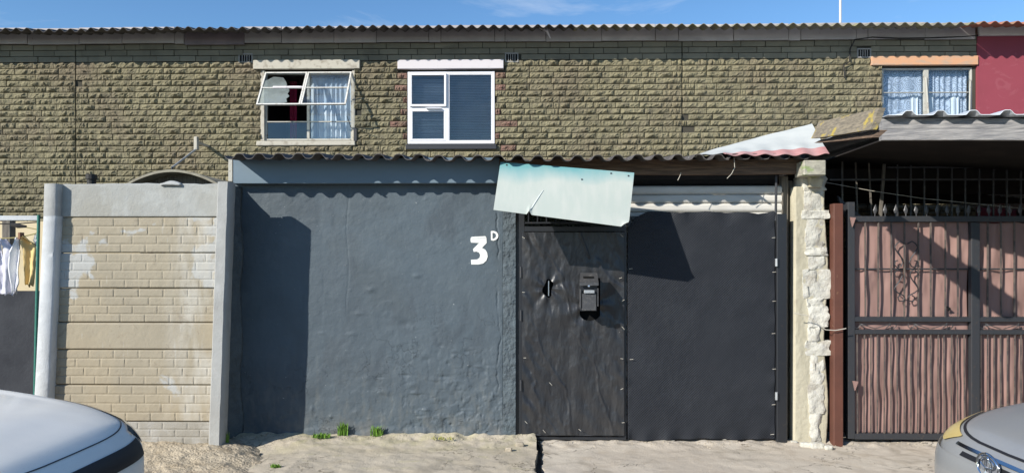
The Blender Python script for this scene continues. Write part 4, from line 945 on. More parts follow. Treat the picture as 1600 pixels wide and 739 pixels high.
mb = MB(); mb.box((lx0+lx1)/2-.045, (lx0+lx1)/2+.05, YL-.03, YL-.01, PZ(920, 458, YL), PZ(920, 453, YL), ch=.003); obj('door_handle', mb, M['pipe_steel'], lb)
mb = MB(); mb.box(lx0+.018, lx1-.014, YL-.012, YL-.002, PZ(920, 485, YL), PZ(920, 458.5, YL), ch=.003); obj('front_door', mb, M['box_grey'], lb)
mb = MB(); mb.box(lx0+.002, lx0+.010, YL-.02, YL+.1, PZ(920, 480, YL), PZ(920, 452, YL)); mb.box(lx1-.004, lx1+.004, YL-.02, YL+.1, PZ(920, 478, YL), PZ(920, 450, YL)); obj('side_bracket', mb, M['box_grey'], lb)

# main driveway gate with shade cloth
dg = thing('driveway_gate', (PX(1095, YB), YB, 0), 'wide gate covered in black shade cloth right of the letterbox gate', 'gate')
dx0, dx1 = PX(980, YB), PX(1209, YB)
def topz(x):
    px = 800+x/YB*F+23; return np.interp(px, [980, 985, 992, 1010, 1030, 1060, 1100, 1130, 1160, 1180, 1195, 1203, 1209], [358, 350, 340, 331, 331, 333, 331, 333, 332, 335, 333, 330, 336])
def botz(x):
    px = 800+x/YB*F+23; return np.interp(px, [980, 1000, 1030, 1100, 1150, 1190, 1209], [684, 686, 685, 682, 684, 682, 683])
def fn(U, V):
    x = dx0+(dx1-dx0)*U; za = H+(HY-botz(x))/F*YB; zc = H+(HY-topz(x))/F*YB; z = za+(zc-za)*V
    d = .008*fbm(x*2, z*2, 321)+.003*fbm(x*9, z*7, 323)+.0012*fbm(x*40, z*40, 325)
    e = np.clip(1-(1-U)/.05, 0, 1)+np.clip(1-U/.03, 0, 1); d = d+e*.010*np.sin(z*24+3*fbm(x*2, z*3, 327))*vn(x, z*4, 329)
    t = np.clip(1-(1-V)/.06, 0, 1); d = d+t*.012*np.sin(x*19+2*fbm(x*3, z, 331))
    bt = np.clip(1-V/.06, 0, 1); d = d+bt*.010*np.sin(x*30)
    return x, YB-.035-d, z
mb = MB(); mb.sheet(200, 260, fn, (0, .002, 0)); obj('shade_cloth', mb, M['mesh_black'], dg, smooth=True)
mb = MB(); frame_bars(mb, dx0+.005, dx1-.01, zb_g-.01, PZ(1100, 338, YB), YB-.012, YB+.028, .035, [], [(PZ(1100, 513, YB), .03, dx0+.03, dx1-.03)]); obj('gate_frame', mb, M['black_paint'], dg)
mb = MB(); 
for px, py in [(1206, 372), (1207, 425), (1207, 470), (1206, 520), (1207, 575), (1206, 630), (1204, 676), (985, 420), (986, 560), (1130, 684), (1050, 686)]:
    x = PX(px, YB); z = PZ(px, py, YB); mb.tube([(x-.02, YB-.06, z), (x+.012, YB-.06, z+.003)], .0025, 5)
obj('wire_ties', mb, M['wire'], dg, kind='stuff')
mb = MB()
for a, c in (((1190, 595), (1195, 595)), ((1128, 503), (1134, 503))): mb.box(PX(a[0], YB), PX(c[0], YB), YB-.058, YB-.045, PZ(1190, a[1]+1, YB), PZ(1190, a[1]-1, YB))
# gate post (black steel) and rod
mb = MB(); mb.box(PX(1214, 6.86), PX(1230, 6.86), 6.86, 6.95, -.05, PZ(1222, 334, 6.86), ch=.005); gp = obj('gate_post', mb, M['black_paint'], label='black steel gate post right of the shade cloth gate', cat='post')
for py in (410, 618):
    mb = MB(); mb.tube([(PX(1213, 6.86)-.002, 6.85, PZ(1213, py+6, 6.86)), (PX(1213, 6.86)-.002, 6.85, PZ(1213, py-6, 6.86))], .013, 8); obj('hinge', mb, M['pipe_steel'], gp)
mb = MB(); mb.tube([(PX(1212, 6.9), 6.9, PZ(1212, 345, 6.9)), (PX(1213, 6.9), 6.9, PZ(1213, 275, 6.9))], .012, 8); obj('steel_rod', mb, M['dark_steel'], label='thin dark rod above the black gate post in front of the roller door', cat='rod')
# roller door
YR = 7.02
rd = thing('roller_door', (PX(1100, YR), YR, 0), 'cream slatted roller door behind the black shade cloth gate', 'door')
n = 27; zt_ = PZ(1100, 290, YR); z = zt_; k = 0
xr0, xr1 = PX(960, YR), PX(1222, YR)
def slat_prof(h):
    return [(0, 0), (-.014, .010), (-.020, h*.3), (-.020, h*.7), (-.014, h-.012), (0, h-.004)]
for k in range(n):
    h = .083; z0_ = zt_-h*(k+1)
    if z0_ < 0: break
    pr = slat_prof(h); mb = MB(); m_ = len(pr)
    vs = [(x, YR+a, z0_+b_) for x in (xr0, xr1) for a, b_ in pr]; mb.add(vs, [(i, i+1, m_+i+1, m_+i) for i in range(m_-1)]+[tuple(range(m_)), tuple(range(m_, 2*m_)), (0, m_-1, 2*m_-1, m_)]); obj('slat', mb, M['roller'], rd)
mb = MB(); mb.tube([(xr0, YR+.2, zt_+.12), (xr1, YR+.2, zt_+.12)], .12, 16); obj('roller_drum', mb, M['dark_steel'], rd)
# timber posts beside the pier
for (p0, p1, pt, Y, lab) in ((1221, 1232, 275, 7.0, 'dark weathered timber post behind the black steel gate post'), (1228, 1239, 282, 7.06, 'grey timber post between the gate post and the white pier')):
    mb = MB(); mb.box(PX(p0, Y), PX(p1, Y), Y, Y+.08, -.05, PZ(p0, pt, Y), ch=.006); obj('timber_post', mb, M['wood_v'], label=lab, cat='post')

# ================================================================= WHITE PIER
wp = thing('crumbling_pier', (PX(1262, 6.9), 6.9, 0), 'crumbling white rendered brick pier between the black gate and the brown gate', 'pier')
def fn(U, V):
    z = -.05+(PZ(1250, 292, 6.9)+.05)*V; l = 1239-2*(1-V); r = 1286+3*np.sin(z*5)
    px = l+(r-l)*U; x = (px-823)/F*6.9; return x, 6.885-.006*fbm(x*9, z*5, 341)-.004*fbm(x*40, z*14, 343)-.006*np.sin(U*9+z)*.3, z
mb = MB(); mb.sheet(26, 260, fn, (0, .25, 0)); obj('plaster', mb, M['plaster_cream'], wp, smooth=True)
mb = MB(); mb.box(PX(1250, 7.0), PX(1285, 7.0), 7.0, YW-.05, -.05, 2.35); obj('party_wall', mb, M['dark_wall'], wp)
bm_rng = random.Random(12)
EX = 6
def rough_block(x0, x1, y0, y1, z0, z1, seed, amp=.018):
    m = MB()
    def face(fn_): m.sheet(7, 6, fn_)
    cx, cy, cz = (x0+x1)/2, (y0+y1)/2, (z0+z1)/2
    n = 7
    # cube-sphere style: 6 grids with consistent displacement
    def disp(X, Y, Z):
        nx, ny, nz = (X-cx)/((x1-x0)/2), (Y-cy)/((y1-y0)/2), (Z-cz)/((z1-z0)/2)
        k = (np.abs(nx)**EX+np.abs(ny)**EX+np.abs(nz)**EX)**(-1/EX)
        d = amp*fbm(X*18+Y*9+seed, Z*18+Y*11, 351)
        return cx+(X-cx)*k*.99+d, cy+(Y-cy)*k-d, cz+(Z-cz)*k+d*.4
    m.sheet(n, n, lambda U, V: disp(x0+(x1-x0)*U, y0+0*U, z0+(z1-z0)*V)); m.sheet(n, n, lambda U, V: disp(x0+(x1-x0)*U, y1+0*U, z0+(z1-z0)*V))
    m.sheet(n, n, lambda U, V: disp(x0+0*U, y0+(y1-y0)*U, z0+(z1-z0)*V)); m.sheet(n, n, lambda U, V: disp(x1+0*U, y0+(y1-y0)*U, z0+(z1-z0)*V))
    m.sheet(n, n, lambda U, V: disp(x0+(x1-x0)*U, y0+(y1-y0)*V, z0+0*U)); m.sheet(n, n, lambda U, V: disp(x0+(x1-x0)*U, y0+(y1-y0)*V, z1+0*U))
    return m
z = -.03; k = 0; ztop = PZ(1270, 276, 6.9); EX = 18
cols = 0
while z < ztop-.04:
    h = bm_rng.choice((.07, .13, .19, .27)); f = (z)/ztop
    r_px = 1293+bm_rng.uniform(-5, 3)-2*(1-f)+ (3 if k % 2 else -4); l_px = 1260+bm_rng.uniform(-6, 6)+(5 if f < .25 else 0)-3*f
    y0 = 6.876+bm_rng.uniform(-.008, .008)
    o = obj('brick', rough_block(PX(l_px, y0), PX(r_px, y0), y0, y0+.24, z, min(z+h, ztop)+.012, k*3.1, .026), M['plaster_broken'], wp, smooth=35)
    z += h; k += 1
o = obj('loose_stone', rough_block(PX(1266, 6.8), PX(1287, 6.8), 6.80, 6.95, PZ(1275, 292, 6.8), PZ(1275, 276, 6.8), 77), M['plaster_cream'], wp, smooth=55)
EX = 6
# rubble at foot
def stone(px, py, s_, lab, seed, mat='stone', cat='stone', grp='loose stones and rubble on the ground'):
    Y = (H-.0)*F/(py-HY); x = PX(px, Y); zz_ = .0 if px < 838 else -.03
    return obj('loose_stone', rough_block(x-s_, x+s_, Y-s_*.7, Y+s_*.7, zz_-.01, zz_+s_*1.0, seed, amp=s_*.35), M[mat], label=lab, cat=cat, group=grp, smooth=50)
# ================================================================= BROWN STEEL POST
mb = MB(); mb.box(PX(1303, 6.80), PX(1318, 6.80), 6.80, 6.90, -.05, PZ(1308, 318, 6.80), ch=.006); obj('steel_post', mb, M['rust_brown'], label='red-brown square steel post beside the crumbling white pier', cat='post')
mb = MB(); q = lambda px, py, Y=6.77: (PX(px, Y), Y, PZ(px, py, Y)); mb.tube([q(1240, 489), q(1262, 493), q(1290, 515), q(1305, 516), q(1322, 513)], .004, 6); obj('tie_wire', mb, M['wire'], label='thin pale wire tied round the brown post and pier', cat='wire')

# ================================================================= BROWN GATE
YQ = 6.9
bgx0, bgx1 = PX(1323, YQ), PX(1523, YQ)
XGE = PX(1523, YQ)+(PX(1523, YQ)-PX(1323, YQ))*1.0
bgt = thing('brown_gate', ((bgx0+XGE)/2, YQ, 0), 'dark steel double gate backed with reddish-brown shade cloth', 'gate')
zz = lambda py: PZ(1420, py, YQ)
def gbox(name, pxa, pxb, pya, pyb, d0=-.035, d1=.015, mat='dark_steel'):
    mb = MB(); mb.box(PX(pxa, YQ) if pxa < 1e4 else XGE, PX(pxb, YQ) if pxb < 1e4 else XGE, YQ+d0, YQ+d1, zz(pyb), zz(pya), ch=.003); return obj(name, mb, M[mat], bgt)
gbox('frame_post', 1322, 1333, 316, 684, -.04); gbox('frame_post', 1514, 1527, 348, 676, -.042)
mb = MB(); mb.box(XGE-.07, XGE, YQ-.04, YQ+.015, zz(684), zz(316)); obj('frame_post', mb, M['dark_steel'], bgt)
for pya, pyb, dd in ((338, 347, -.038), (494.5, 502, -.036), (514.5, 521.5, -.036), (676, 685, -.037)): gbox('rail', 1333, 1e5, pya, pyb, dd)
gbox('mid_rail', 1333, 1e5, 419, 421.5, -.012, -.004)
PXE = 23+800+XGE/YQ*F
ub = [1350.5, 1370.5, 1390.6, 1411.2, 1432.8, 1452.5, 1475, 1494.6]+[1541+21*i for i in range(16) if 1541+21*i < PXE-10]
m_ = MB(); L1 = zz(347)-zz(495); m_.box(-.006, .006, -.006, .006, 0, L1); me_u = to_mesh(m_, 'bar', M['bar_rust'])
for px in ub: inst('bar', me_u, (PX(px, YQ), YQ-.020+rng.uniform(-.003, .003), zz(495)), bgt, rot=(0, rng.uniform(-.004, .004), 0))
lbp = [1338.1+10.42*i for i in range(17)]+[1530.0+10.5*i for i in range(40) if 1530+10.5*i < PXE-8]
m_ = MB(); L2 = zz(521)-zz(676); m_.box(-.005, .005, -.005, .005, 0, L2); me_l = to_mesh(m_, 'lower_bar', M['bar_rust'])
for px in lbp: inst('lower_bar', me_l, (PX(px, YQ), YQ-.022+rng.uniform(-.003, .003), zz(676)), bgt, rot=(0, rng.uniform(-.006, .006), 0))
# spear points
pr = MB(); pr.lathe([(0, 0), (.005, 0), (.005, .02), (.014, .035), (.021, .055), (.013, .08), (.004, .105), (0, .115)], Matrix.Identity(4), 8)
pr.v = [(a, b_*.4, c) for a, b_, c in pr.v]; me_s = to_mesh(pr, 'spear_point', M['box_grey'])
px = 1366
while px < PXE: inst('spear_point', me_s, (PX(px, YQ), YQ-.012, zz(338.5)), bgt, rot=(0, rng.uniform(-.08, .08), 0)); px += 16.2
# scroll ornament
def scroll(c, r0, r1, a0, a1, n=16): return [(c[0]+(r0+(r1-r0)*i/(n-1))*math.cos(a0+(a1-a0)*i/(n-1)), c[1]+(r0+(r1-r0)*i/(n-1))*math.sin(a0+(a1-a0)*i/(n-1))) for i in range(n)]
def ptube(pts2, r=.006, y=YQ-.034): mb = MB(); mb.tube([(PX(a, YQ), y, zz(b_)) for a, b_ in pts2], r, 6); return mb
for sgn in (-1, 1):
    cx = 1413; X = lambda dx: cx+sgn*dx
    s1 = [(X(4), 376), (X(10), 374), (X(14), 380), (X(9), 386), (X(4), 392)]
    upper = [(X(2), 381), (X(9), 377), (X(15), 381), (X(18), 387), (X(14), 394), (X(8), 402), (X(5), 410), (X(8), 416), (X(14), 418), (X(18), 414), (X(17), 408), (X(13), 407)]
    lower = [(X(13), 432), (X(17), 432), (X(18), 426), (X(13), 421), (X(7), 424), (X(6), 431), (X(10), 438), (X(16), 446), (X(19), 452), (X(13), 457), (X(5), 461), (X(2), 465), (X(5), 470), (X(11), 470), (X(13), 464), (X(9), 461)]
    for pp in (upper, lower): obj('scroll', ptube(pp), M['dark_steel'], bgt, smooth=60)
# flat band ornament
for i, cx in enumerate([1345, 1385, 1429, 1473, 1540, 1585, 1630, 1675]):
    sg = 1 if i % 2 else -1; X = lambda dx: cx+sg*dx
    for pp in ([(X(-20), 513), (X(-8), 509), (X(2), 506), (X(6), 511), (X(2), 513)], [(X(-3), 512), (X(2), 508), (X(4), 504)], [(X(5), 511), (X(9), 513), (X(13), 509), (X(12), 505)]): obj('band_scroll', ptube(pp, .0045, YQ-.03), M['box_grey'], bgt, smooth=60)
# shade cloths
def bcl(px0, px1, pyt, pyb, base, waves, amp, seed, label=None):
    xa, xb = PX(px0, YQ), (PX(px1, YQ) if px1 < 1e4 else XGE-.05)
    def fn(U, V):
        x = xa+(xb-xa)*U; z = zz(pyb)+(zz(pyt)-zz(pyb))*V
        env = np.sin(V*math.pi)**.5*.8+.2
        d = amp*.45*np.sin(x*waves+5*fbm(x*2, z*1.2, seed)+1.5*np.sin(z*2.4+x*3))*env+amp*2.4*fbm(x*4.5, z*3.2, seed+2, 3)*env+amp*1.2*fbm(x*13, z*2.2, seed+5, 3)*env
        return x, YQ+base-.004-d, z+.006*np.sin(x*20)*(V > .99)
    mb = MB(); mb.sheet(int((xb-xa)*130), 60, fn, (0, .002, 0)); return obj('shade_cloth', mb, M['mesh_brown'], bgt, smooth=True)
bcl(1334, 1514, 346, 496, .022, 24, .012, 401); bcl(1334, 1514, 501, 677, .016, 38, .012, 405); bcl(1527, 1e5, 348, 496, .022, 24, .012, 411); bcl(1527, 1e5, 501, 677, .016, 38, .010, 415)
mb = MB(); a = P(1480, 482, YQ); mb.tube([(a[0], YQ-.012, a[1]-.022), (a[0]+.01, YQ-.02, a[1]), (a[0]-.01, YQ-.012, a[1]+.022)], [.006, .014, .006], 6); obj('torn_patch', mb, M['dark_hole'], bgt)
for px, py in ((1327, 345), (1331, 598)):
    mb = MB(); a = P(px, py, YQ); mb.prism([(a[0]-.02, a[1]+.03), (a[0]+.03, a[1]+.025), (a[0]+.015, a[1]-.02), (a[0]+.0, a[1]-.06)], YQ-.07, YQ-.055); obj('cloth_tag', mb, M['mesh_brown'], bgt)

# inner burglar-bar fence
fb = thing('inner_bar_fence', (PX(1450, 7.35), 7.35, 0), 'row of thin steel bars standing in the dark above the brown gate', 'fence')
YI = 7.3
for i, px in enumerate([1316, 1337, 1358, 1381, 1402, 1423, 1444, 1465, 1487, 1508, 1530, 1552, 1573, 1595, 1617, 1640]):
    lean = {0: 0, 1: 3, 2: 4, 3: -6}.get(i, 0)
    mb = MB(); mb.bar((PX(px+lean, YI), YI, PZ(px, 345, YI)), (PX(px-lean*.2, YI), YI, PZ(px, 248, YI)), .014 if i != 3 else .03, .014); obj('bar', mb, M['wood_v' if i < 4 else 'box_grey'], fb)
for py in (281, 262): mb = MB(); mb.box(PX(1296 if py == 281 else 1385, YI), PX(1640, YI), YI-.02, YI-.008, PZ(1450, py+1.3, YI), PZ(1450, py-1.3, YI)); obj('rail', mb, M['box_grey'], fb)
for px in (1316, 1640): mb = MB(); mb.box(PX(px, YI)-.02, PX(px, YI)+.02, YI+.01, YI+.05, 0, PZ(px, 345, YI)); obj('post', mb, M['dark_steel'], fb)
mb = MB(); q = lambda px, py, Y: (PX(px, Y), Y, PZ(px, py, Y)); mb.tube([q(1290, 285, 7.2), q(1360, 298, 7.2), q(1440, 310, 7.2), q(1640, 330, 7.2)], .003, 5); obj('slack_wire', mb, M['wire'], label='slack wire crossing the dark opening above the brown gate', cat='wire')
mb = MB(); mb.prism([P(1308, 306, 6.97), P(1318, 316, 6.97), P(1345, 338, 6.97), P(1318, 338, 6.97)], 6.95, 6.99); obj('corner_plate', mb, M['dark_steel'], bgt)

# ================================================================= RIGHT CARPORT
YC = 6.0
rc = thing('right_carport', (PX(1500, 6.5), 7, 0), 'carport with galvanised ribbed roof and grey timber fascia over the brown gate', 'carport')
cx0 = PX(1378, YC); cx1 = cx0+5.2
def fn(U, V):
    x = cx0+(cx1-cx0)*U; yc = YC-.48*np.clip(x-cx0, 0, 9); za = H+(178.5/F)*yc*1.0; zc = H+(211.5/F)*yc; z = za+(zc-za)*V+.004*np.sin(x*2.5)
    return x, yc+.004*fbm(x*5, z*20, 421)-.004*np.clip(1-np.abs(V-.5)/.03, 0, 1)*-1, z
mb = MB(); mb.sheet(140, 16, fn, (0, .05, 0)); obj('fascia_board', mb, M['wood_grey'], rc, smooth=30)
mb = MB()
def fn(U, V):
    x = cx0-.005+(cx1-cx0)*U; yf = YC-.11-.48*np.clip(x-cx0, 0, 9); y = yf+(YW-.1-yf)*V
    x = x+.22*V*(1-U); ph = (x-PX(1414, YC-.11))/.1935*2*math.pi
    return x, y, H+217.5/F*(yf+.11)+.10*V+.017*np.clip(np.cos(ph)*3.2-1.7, -1, 1)
mb.sheet(520, 8, fn, (0, 0, -.004)); obj('roof_sheet', mb, M['ibr'], rc)
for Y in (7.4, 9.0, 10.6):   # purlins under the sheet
    mb = MB(); mb.box(cx0, cx1, Y, Y+.06, PZ(1480, 189, YC)-.34, PZ(1480, 189, YC)-.22); obj('purlin', mb, M['roof_shade'], rc)  # purlins coloured near-black to paint in the shade below the roof
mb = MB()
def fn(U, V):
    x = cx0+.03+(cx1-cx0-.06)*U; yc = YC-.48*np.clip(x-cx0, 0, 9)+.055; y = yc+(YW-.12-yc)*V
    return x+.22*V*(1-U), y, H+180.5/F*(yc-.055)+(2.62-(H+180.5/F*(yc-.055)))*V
mb.sheet(20, 20, fn, (0, 0, .012)); obj('added_shade_board', mb, M['roof_shade'], rc)  # added dark sheet covering the bright roof underside, shade put into its colour
for x in (cx1-.4,): mb = MB(); mb.box(x, x+.1, YC+.06, YC+.16, -.05, PZ(1480, 222, YC)+.1); obj('post', mb, M['wood_v'], rc)
mb = MB(); mb.box(PX(1290, 7.1), PX(1290, 7.1)+.05, 7.0, YC+.06, PZ(1480, 221, YC)-.0, PZ(1480, 221, YC)+.12)
# side barge boards, running back from the front corner
def board(p_near, p_far, Yn, Yf, dt, name, mat):
    (nx, nt, nb), (fx, ft, fb_) = p_near, p_far
    x0, x1 = PX(nx, Yn), PX(fx, Yf); a = (x0, Yn); c = (x1, Yf)
    def fn(U, V):
        x = x0+(x1-x0)*U; y = Yn+(Yf-Yn)*U
        zt = PZ(nx, nt, Yn)+(PZ(fx, ft, Yf)-PZ(nx, nt, Yn))*U; zb = PZ(nx, nb, Yn)+(PZ(fx, fb_, Yf)-PZ(nx, nb, Yn))*U
        z = zb+(zt-zb)*V; return x-.004*fbm(y*4, z*20, 431)-.06*(1-V), y, z+.004*fbm(y*3, V, 433)
    mb = MB(); mb.sheet(40, 10, fn, (dt, 0, 0)); return obj(name, mb, M[mat], rc, smooth=30)
board((1374, 169, 203), (1279, 191, 217), 5.15, 6.05, .045, 'barge_board', 'wood_lichen')
board((1376, 203.5, 215), (1284, 218, 224), 5.17, 6.05, .05, 'lower_board', 'wood_h')
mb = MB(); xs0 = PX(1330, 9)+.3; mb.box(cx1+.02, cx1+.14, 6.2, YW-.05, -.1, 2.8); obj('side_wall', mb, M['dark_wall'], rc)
mb = MB(); mb.box(PX(1290, 7.0), cx1, 7.3, YW, -.08, -.04); obj('carport_floor', mb, M['floor_in'], kind='structure')
mb = MB(); mb.box(XG0+.2, PX(1250, 7.0), 7.15, YW, -.08, -.04); obj('garage_floor', mb, M['floor_in'], kind='structure')
# red drum glimpsed inside
mb = MB(); a = PX(1535, 9.5); mb.lathe([(0, .9), (.25, .9), (.28, .92), (.28, 1.9), (.25, 1.98), (0, 1.98)], Matrix.Translation((a, 9.5, 0)), 24); mb.box(a-.3, a+.3, 9.2, 9.8, 0, .9); obj('storage_drum', mb, M['rust_brown'], label='dull red drum glimpsed in the dark behind the brown gate', cat='drum', smooth=40)

# ================================================================= GRASS TUFTS, STONES
def tuft(px, py, n, h, spread, label, mat='grass', seed=0, z0=None):
    r = random.Random(seed); Y = min((H-.01)*F/(py-HY), 6.86); x = PX(px, Y); mb = MB(); zb_ = .01 if z0 is None else z0
    for i in range(n):
        a = r.uniform(0, 2*math.pi); d = r.uniform(0, spread); bx, by = x+d*math.cos(a), Y+d*.4*math.sin(a); hh = h*r.uniform(.45, 1); le = r.uniform(.1, .7)*hh; a2 = r.uniform(0, 2*math.pi); w_ = r.uniform(.0025, .005)
        dx, dy = math.cos(a2)*le, math.sin(a2)*le*.5; ox, oy = w_*math.sin(a2), w_*-math.cos(a2)
        if abs(ox) < .0015: ox = .0015
        p0 = (bx, by, zb_); p1 = (bx+dx*.35, by+dy*.35, zb_+hh*.6); p2 = (bx+dx, by+dy, zb_+hh*.95)
        mb.add([(p0[0]-ox, p0[1]-oy, p0[2]), (p0[0]+ox, p0[1]+oy, p0[2]), (p1[0]-ox, p1[1]-oy, p1[2]), (p1[0]+ox, p1[1]+oy, p1[2]), p2], [(0, 1, 3, 2), (2, 3, 4)])
    return obj('grass_tuft', mb, M[mat], label=label, cat='grass', group='grass tufts at the foot of the walls')
tuft(536, 683, 90, .14, .05, 'upright green grass tuft against the grey wall, left of the pair', seed=1, z0=.03)
tuft(589, 685, 110, .11, .06, 'bushy green grass tuft against the grey wall, right of the pair', seed=2, z0=.03)
tuft(503, 688, 160, .05, .10, 'flat spreading grass patch on the concrete below the shadow edge', seed=3, z0=.03)
tuft(349, 699, 120, .14, .05, 'green weed growing at the foot of the right precast post', seed=4, z0=.02)
tuft(430, 730, 70, .035, .05, 'tiny isolated grass patch near the bottom of the photo', seed=5, z0=.0)
tuft(690, 690, 60, .03, .12, 'short dry grass line along the foot of the grey wall', 'grass_dry', 6, z0=.03)
rg = random.Random(21)
mb = MB()
for i in range(1150):
    px = rg.choice((rg.uniform(215, 420), rg.uniform(215, 420), rg.uniform(420, 830), rg.uniform(860, 1480))); py = rg.uniform(694, 738) if px < 830 else rg.uniform(690, 738)
    Y = H*F/(py-HY)
    if i > 520: px = rg.uniform(365, 1490); Y = 6.88-abs(rg.gauss(0, .07))-(.02 if px < 800 else 0); x = PX(px, Y)
    s_ = rg.uniform(.003, .010) if px < 420 else rg.uniform(.002, .006); zb_ = float(sandz(np.array(x), np.array(Y))) if px < 400 and Y > 5.7 else (float(zl(np.array(x), np.array(Y))) if px < 830 else float(zr(np.array(x), np.array(Y))))
    vs = [(x+s_*rg.uniform(.6, 1.2)*a, Y+s_*rg.uniform(.6, 1.2)*b_, zb_+s_*(.5+c*rg.uniform(.4, .8))) for a, b_, c in ((-1, -1, -1), (1, -1, -1), (1, 1, -1), (-1, 1, -1), (-.5, -.5, 1), (.6, -.5, 1), (.5, .6, 1), (-.6, .5, 1))]
    mb.add(vs, [(0, 1, 2, 3), (4, 5, 6, 7), (0, 1, 5, 4), (1, 2, 6, 5), (2, 3, 7, 6), (3, 0, 4, 7)])
obj('gravel', mb, M['stone'], kind='stuff', label='scattered grit and pebbles on the concrete and sand', cat='gravel')
stone(812, 697, .035, 'pale stone lodged at the corner of the left concrete slab', 1)
stone(795, 704, .028, 'smaller stone beside the slab corner below the grey wall', 2)
stone(1276, 692, .05, 'white rubble lump at the foot of the crumbling pier', 3, 'plaster_broken')
stone(1258, 690, .04, 'smaller rubble lump left of the pier foot', 4, 'plaster_broken')
stone(1294, 694, .035, 'rubble piece below the brown steel post', 5, 'plaster_broken')
stone(1240, 686, .03, 'small rubble chip at the foot of the timber posts', 6, 'plaster_broken')

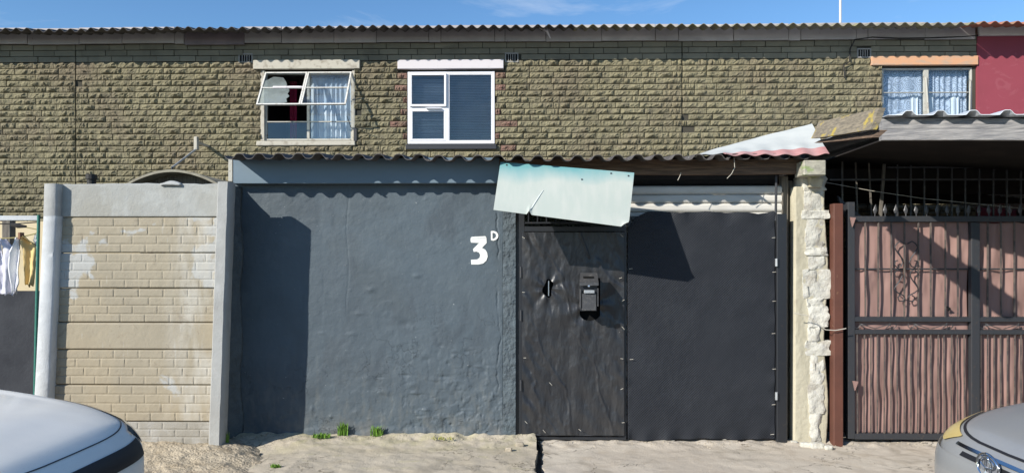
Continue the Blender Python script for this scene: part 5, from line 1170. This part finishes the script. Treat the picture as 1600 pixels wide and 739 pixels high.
# ================================================================= CARS
def spow(v, e): return np.sign(v)*np.abs(v)**e
def make_car(name, label, nose, direction, paint, lampmat, kind):
    """body is a rounded shell S(theta, phi); patches of the same shell make lamps, grille and trim"""
    Lc, Wc = 4.2, .86
    root = thing(name, nose, label, 'car')
    dirx = direction
    e1, e2 = (.34, .42)
    def S(th, ph, off=0.):
        th = np.asarray(th, float); ph = np.asarray(ph, float)
        c1 = spow(np.cos(ph), e1); s1 = spow(np.sin(ph), e1*1.15)
        cx = spow(np.cos(th), e2*1.55); sy = spow(np.sin(th), e2)
        lx = c1*cx; ly = c1*sy
        x = (Lc/2+off)*lx; y = (Wc+off)*ly
        f = np.clip((x+Lc/2)/Lc, 0, 1)                 # 0 tail .. 1 nose
        top = np.interp(f, [0, .08, .35, .68, .80, .90, .96, 1], [.80, .98, 1.04, 1.06, 1.03, .985, .945, .88])
        zw = .60
        z = np.where(s1 >= 0, zw+(top-zw+off)*s1, zw+(.40+off)*s1)
        cr = np.clip((f-.5)/.2, 0, 1)*np.clip((.99-f)/.08, 0, 1)*np.clip((s1-.9)/.08, 0, 1)
        z = z+cr*(.014*np.exp(-((np.abs(y)-.52-.12*(1-f))/.035)**2)+.012*np.clip(1-(np.abs(y)/.5)**2, 0, 1))
        return x-Lc/2, y, z
    def W(x, y, z):   # to world: x local is negative behind the nose
        return nose[0]+dirx*x, nose[1]+y, nose[2]+z
    def patch(nm, t0, t1, p0, p1, mat, off, n=24, m=12, th=None, parent=root, shape=None, **kw):
        def fn(U, V):
            t = t0+(t1-t0)*U; p = p0+(p1-p0)*V
            if shape is not None: t, p = shape(U, V)
            return W(*S(t, p, off))
        mb = MB(); mb.sheet(n, m, fn); o = obj(nm, mb, mat, parent, smooth=70, **kw); return o
    R = math.radians
    patch('body', R(-180), R(180), R(-85), R(89.9), paint, 0, 200, 70)
    # cabin
    def cab(off, f0, f1, zb, mat, nm):
        def fn(U, V):
            t = U*2*math.pi; h = V
            a = 1.22-.52*h; b_ = Wc*.93-.20*h; cx0_ = -2.15-.12*h
            x = cx0_+a*spow(np.cos(t), .55); y = b_*spow(np.sin(t), .5); z = .90+.56*h
            return W(x, y, z)
        mb = MB(); mb.sheet(60, 8, fn); obj(nm, mb, mat, root, smooth=60)
    cab(0, 0, 1, 0, M['car_glass'], 'glasshouse')
    mb = MB(); mb.sheet(60, 6, lambda U, V: W(-2.27+.71*spow(np.cos(U*2*math.pi), .55)*(1-V), (Wc*.93-.195)*spow(np.sin(U*2*math.pi), .5)*(1-V), 1.455+.05*(1-(1-V)**2))); obj('roof', mb, paint, root, smooth=60)
    # wheels
    for wx in (-.82, -3.35):
        for sy in (-1, 1):
            Mx = Matrix.Translation(W(wx, sy*(Wc-.09), .30)) @ Matrix.Rotation(math.pi/2, 4, 'X')
            mb = MB(); mb.lathe([(.19, -.1), (.27, -.1), (.30, -.07), (.30, .07), (.27, .1), (.19, .1)], Mx, 32); tw = obj('wheel', mb, M['tyre'], root, smooth=40)
            mb = MB(); mb.lathe([(0, -.05), (.06, -.08), (.19, -.085), (.2, 0), (.19, .085), (.06, .08), (0, .05)], Mx, 32); obj('rim', mb, M['rim'], tw, smooth=40)
            mb = MB(); mb.sheet(24, 1, lambda U, V: W(wx+.36*np.cos(U*math.pi), sy*(Wc+.004)+0*U, .32+.36*np.sin(U*math.pi)*V), (0, -.02*sy, 0)); obj('wheel_arch', mb, M['car_black'], root)
    if kind == 'white':
        sgn = 1
        # headlight at each front corner, below the bonnet edge
        for sg, nm in ((1, 'headlight'), (-1, 'headlight')):
            def shp(U, V, sg=sg): 
                t = R(15)+(R(44)-R(15))*U; p = R(13)+(R(9)+R(15)*U)*0+ (R(10)+R(7)*U)*V+R(4)*U; return sg*t, p
            hl = patch(nm, 0, 0, 0, 0, M['lamp_dark'], .006, 24, 10, shape=shp)
            def shp2(U, V, sg=sg): 
                t = R(13)+(R(49)-R(13))*U; p = R(12)+(R(10)+R(7)*U)+R(4)*U+R(.2)+R(5)*V; return sg*t, p
            patch('headlight_trim', 0, 0, 0, 0, M['chrome'], .008, 24, 3, shape=shp2, parent=hl)
        def shp3(U, V): return R(-13)+R(26)*U, R(6)+R(14)*V
        patch('grille', 0, 0, 0, 0, M['car_black'], .006, 20, 8, shape=shp3)
        def shp4(U, V): return R(-52)+R(104)*U, R(33)+R(4)*np.cos((U-.5)*math.pi)*0+R(.7)*V-R(3.)*(1-np.abs(2*U-1))
        patch('bonnet_gap', 0, 0, 0, 0, M['car_black'], .003, 60, 1, shape=shp4)
    else:
        for sg in (1, -1):
            def shp(U, V, sg=sg):
                t = R(8)+(R(46)-R(8))*U**1.2; g_ = R(29)+R(27)*np.clip(t/R(62), 0, 1)**1.3-R(1.5); lo = g_-R(9)-R(7)*np.sin(U*math.pi); p = lo+(g_-lo)*(1-(1-V)*np.clip(np.minimum(U*4+.15, (1-U)*3+.1), 0, 1)); return sg*t, p
            hl = patch('headlight', 0, 0, 0, 0, M['lamp_yellow'], .008, 24, 10, shape=shp, label='yellowed headlight')
        def shp3(U, V): return R(-3.2)+R(6.4)*U, R(15.5)+R(4)*V
        patch('grille', 0, 0, 0, 0, M['car_black'], .005, 30, 6, shape=shp3)
        def shp3(U, V): return R(-6.5)+R(13)*U, R(22)+R(2.6)*V
        patch('chrome_strip', 0, 0, 0, 0, M['chrome'], .009, 40, 4, shape=shp3)
        def shp3(U, V): return R(-28)+R(56)*U, R(-2)+R(15)*V
        patch('bumper_face', 0, 0, 0, 0, paint, .012, 40, 4, shape=shp3)
        def shp4(U, V): return R(-74)+R(148)*U, R(29)+R(27)*np.clip(np.abs(2*U-1)*74/62, 0, 1)**1.3+R(1.7)*V
        patch('bonnet_gap', 0, 0, 0, 0, M['car_black'], .003, 60, 2, shape=shp4)
        # oval badge of interlocking rings
        bx, by, bz = S(R(0), R(17), .028)
        def ell(cy, cz, ry, rz, r, nm, par):
            mb = MB(); n = 28; pts = [Vector(W(float(bx)-.0, cy+ry*math.cos(a), float(bz)+cz+rz*math.sin(a))) for a in [2*math.pi*i/n for i in range(n+1)]]; mb.tube(pts, r, 6, cap=False); return obj(nm, mb, M['chrome'], par, smooth=60)
        bd = ell(0, 0, .078, .055, .006, 'badge', root); ell(0, .013, .050, .022, .004, 'badge_ring', bd); ell(0, -.004, .019, .048, .004, 'badge_ring', bd)
        mb = MB(); n = 28; c_ = Vector(W(float(bx)-.012, 0, float(bz))); mb.v = [tuple(c_)]+[W(float(bx)-.012, .074*math.cos(2*math.pi*i/n), float(bz)+.052*math.sin(2*math.pi*i/n)) for i in range(n)]; mb.f = [(0, 1+i, 1+(i+1) % n) for i in range(n)]; obj('badge_plate', mb, M['car_grey'], bd)
    patch('lower_bumper', R(-75), R(75), R(-60), R(-12), M['car_plastic'], .006, 60, 10)
    for sg in (1, -1):
        mb = MB(); q = W(-1.45, sg*(Wc+.07), 1.02); mb.lathe([(0, -.07), (.05, -.06), (.085, 0), (.05, .06), (0, .07)], Matrix.Translation(q) @ Matrix.Rotation(math.pi/2, 4, 'X'), 14); obj('wing_mirror', mb, paint, root, smooth=60)
    return root
make_car('parked_car', 'white car with dark headlight, nose poking in at the lower left', (-1.86, 3.16, .0), 1, M['car_white'], None, 'white')
make_car('parked_car', 'dusty silver car with a yellowed headlight at the lower right', (2.10, 3.42, -.05), -1, M['car_silver'], None, 'silver')
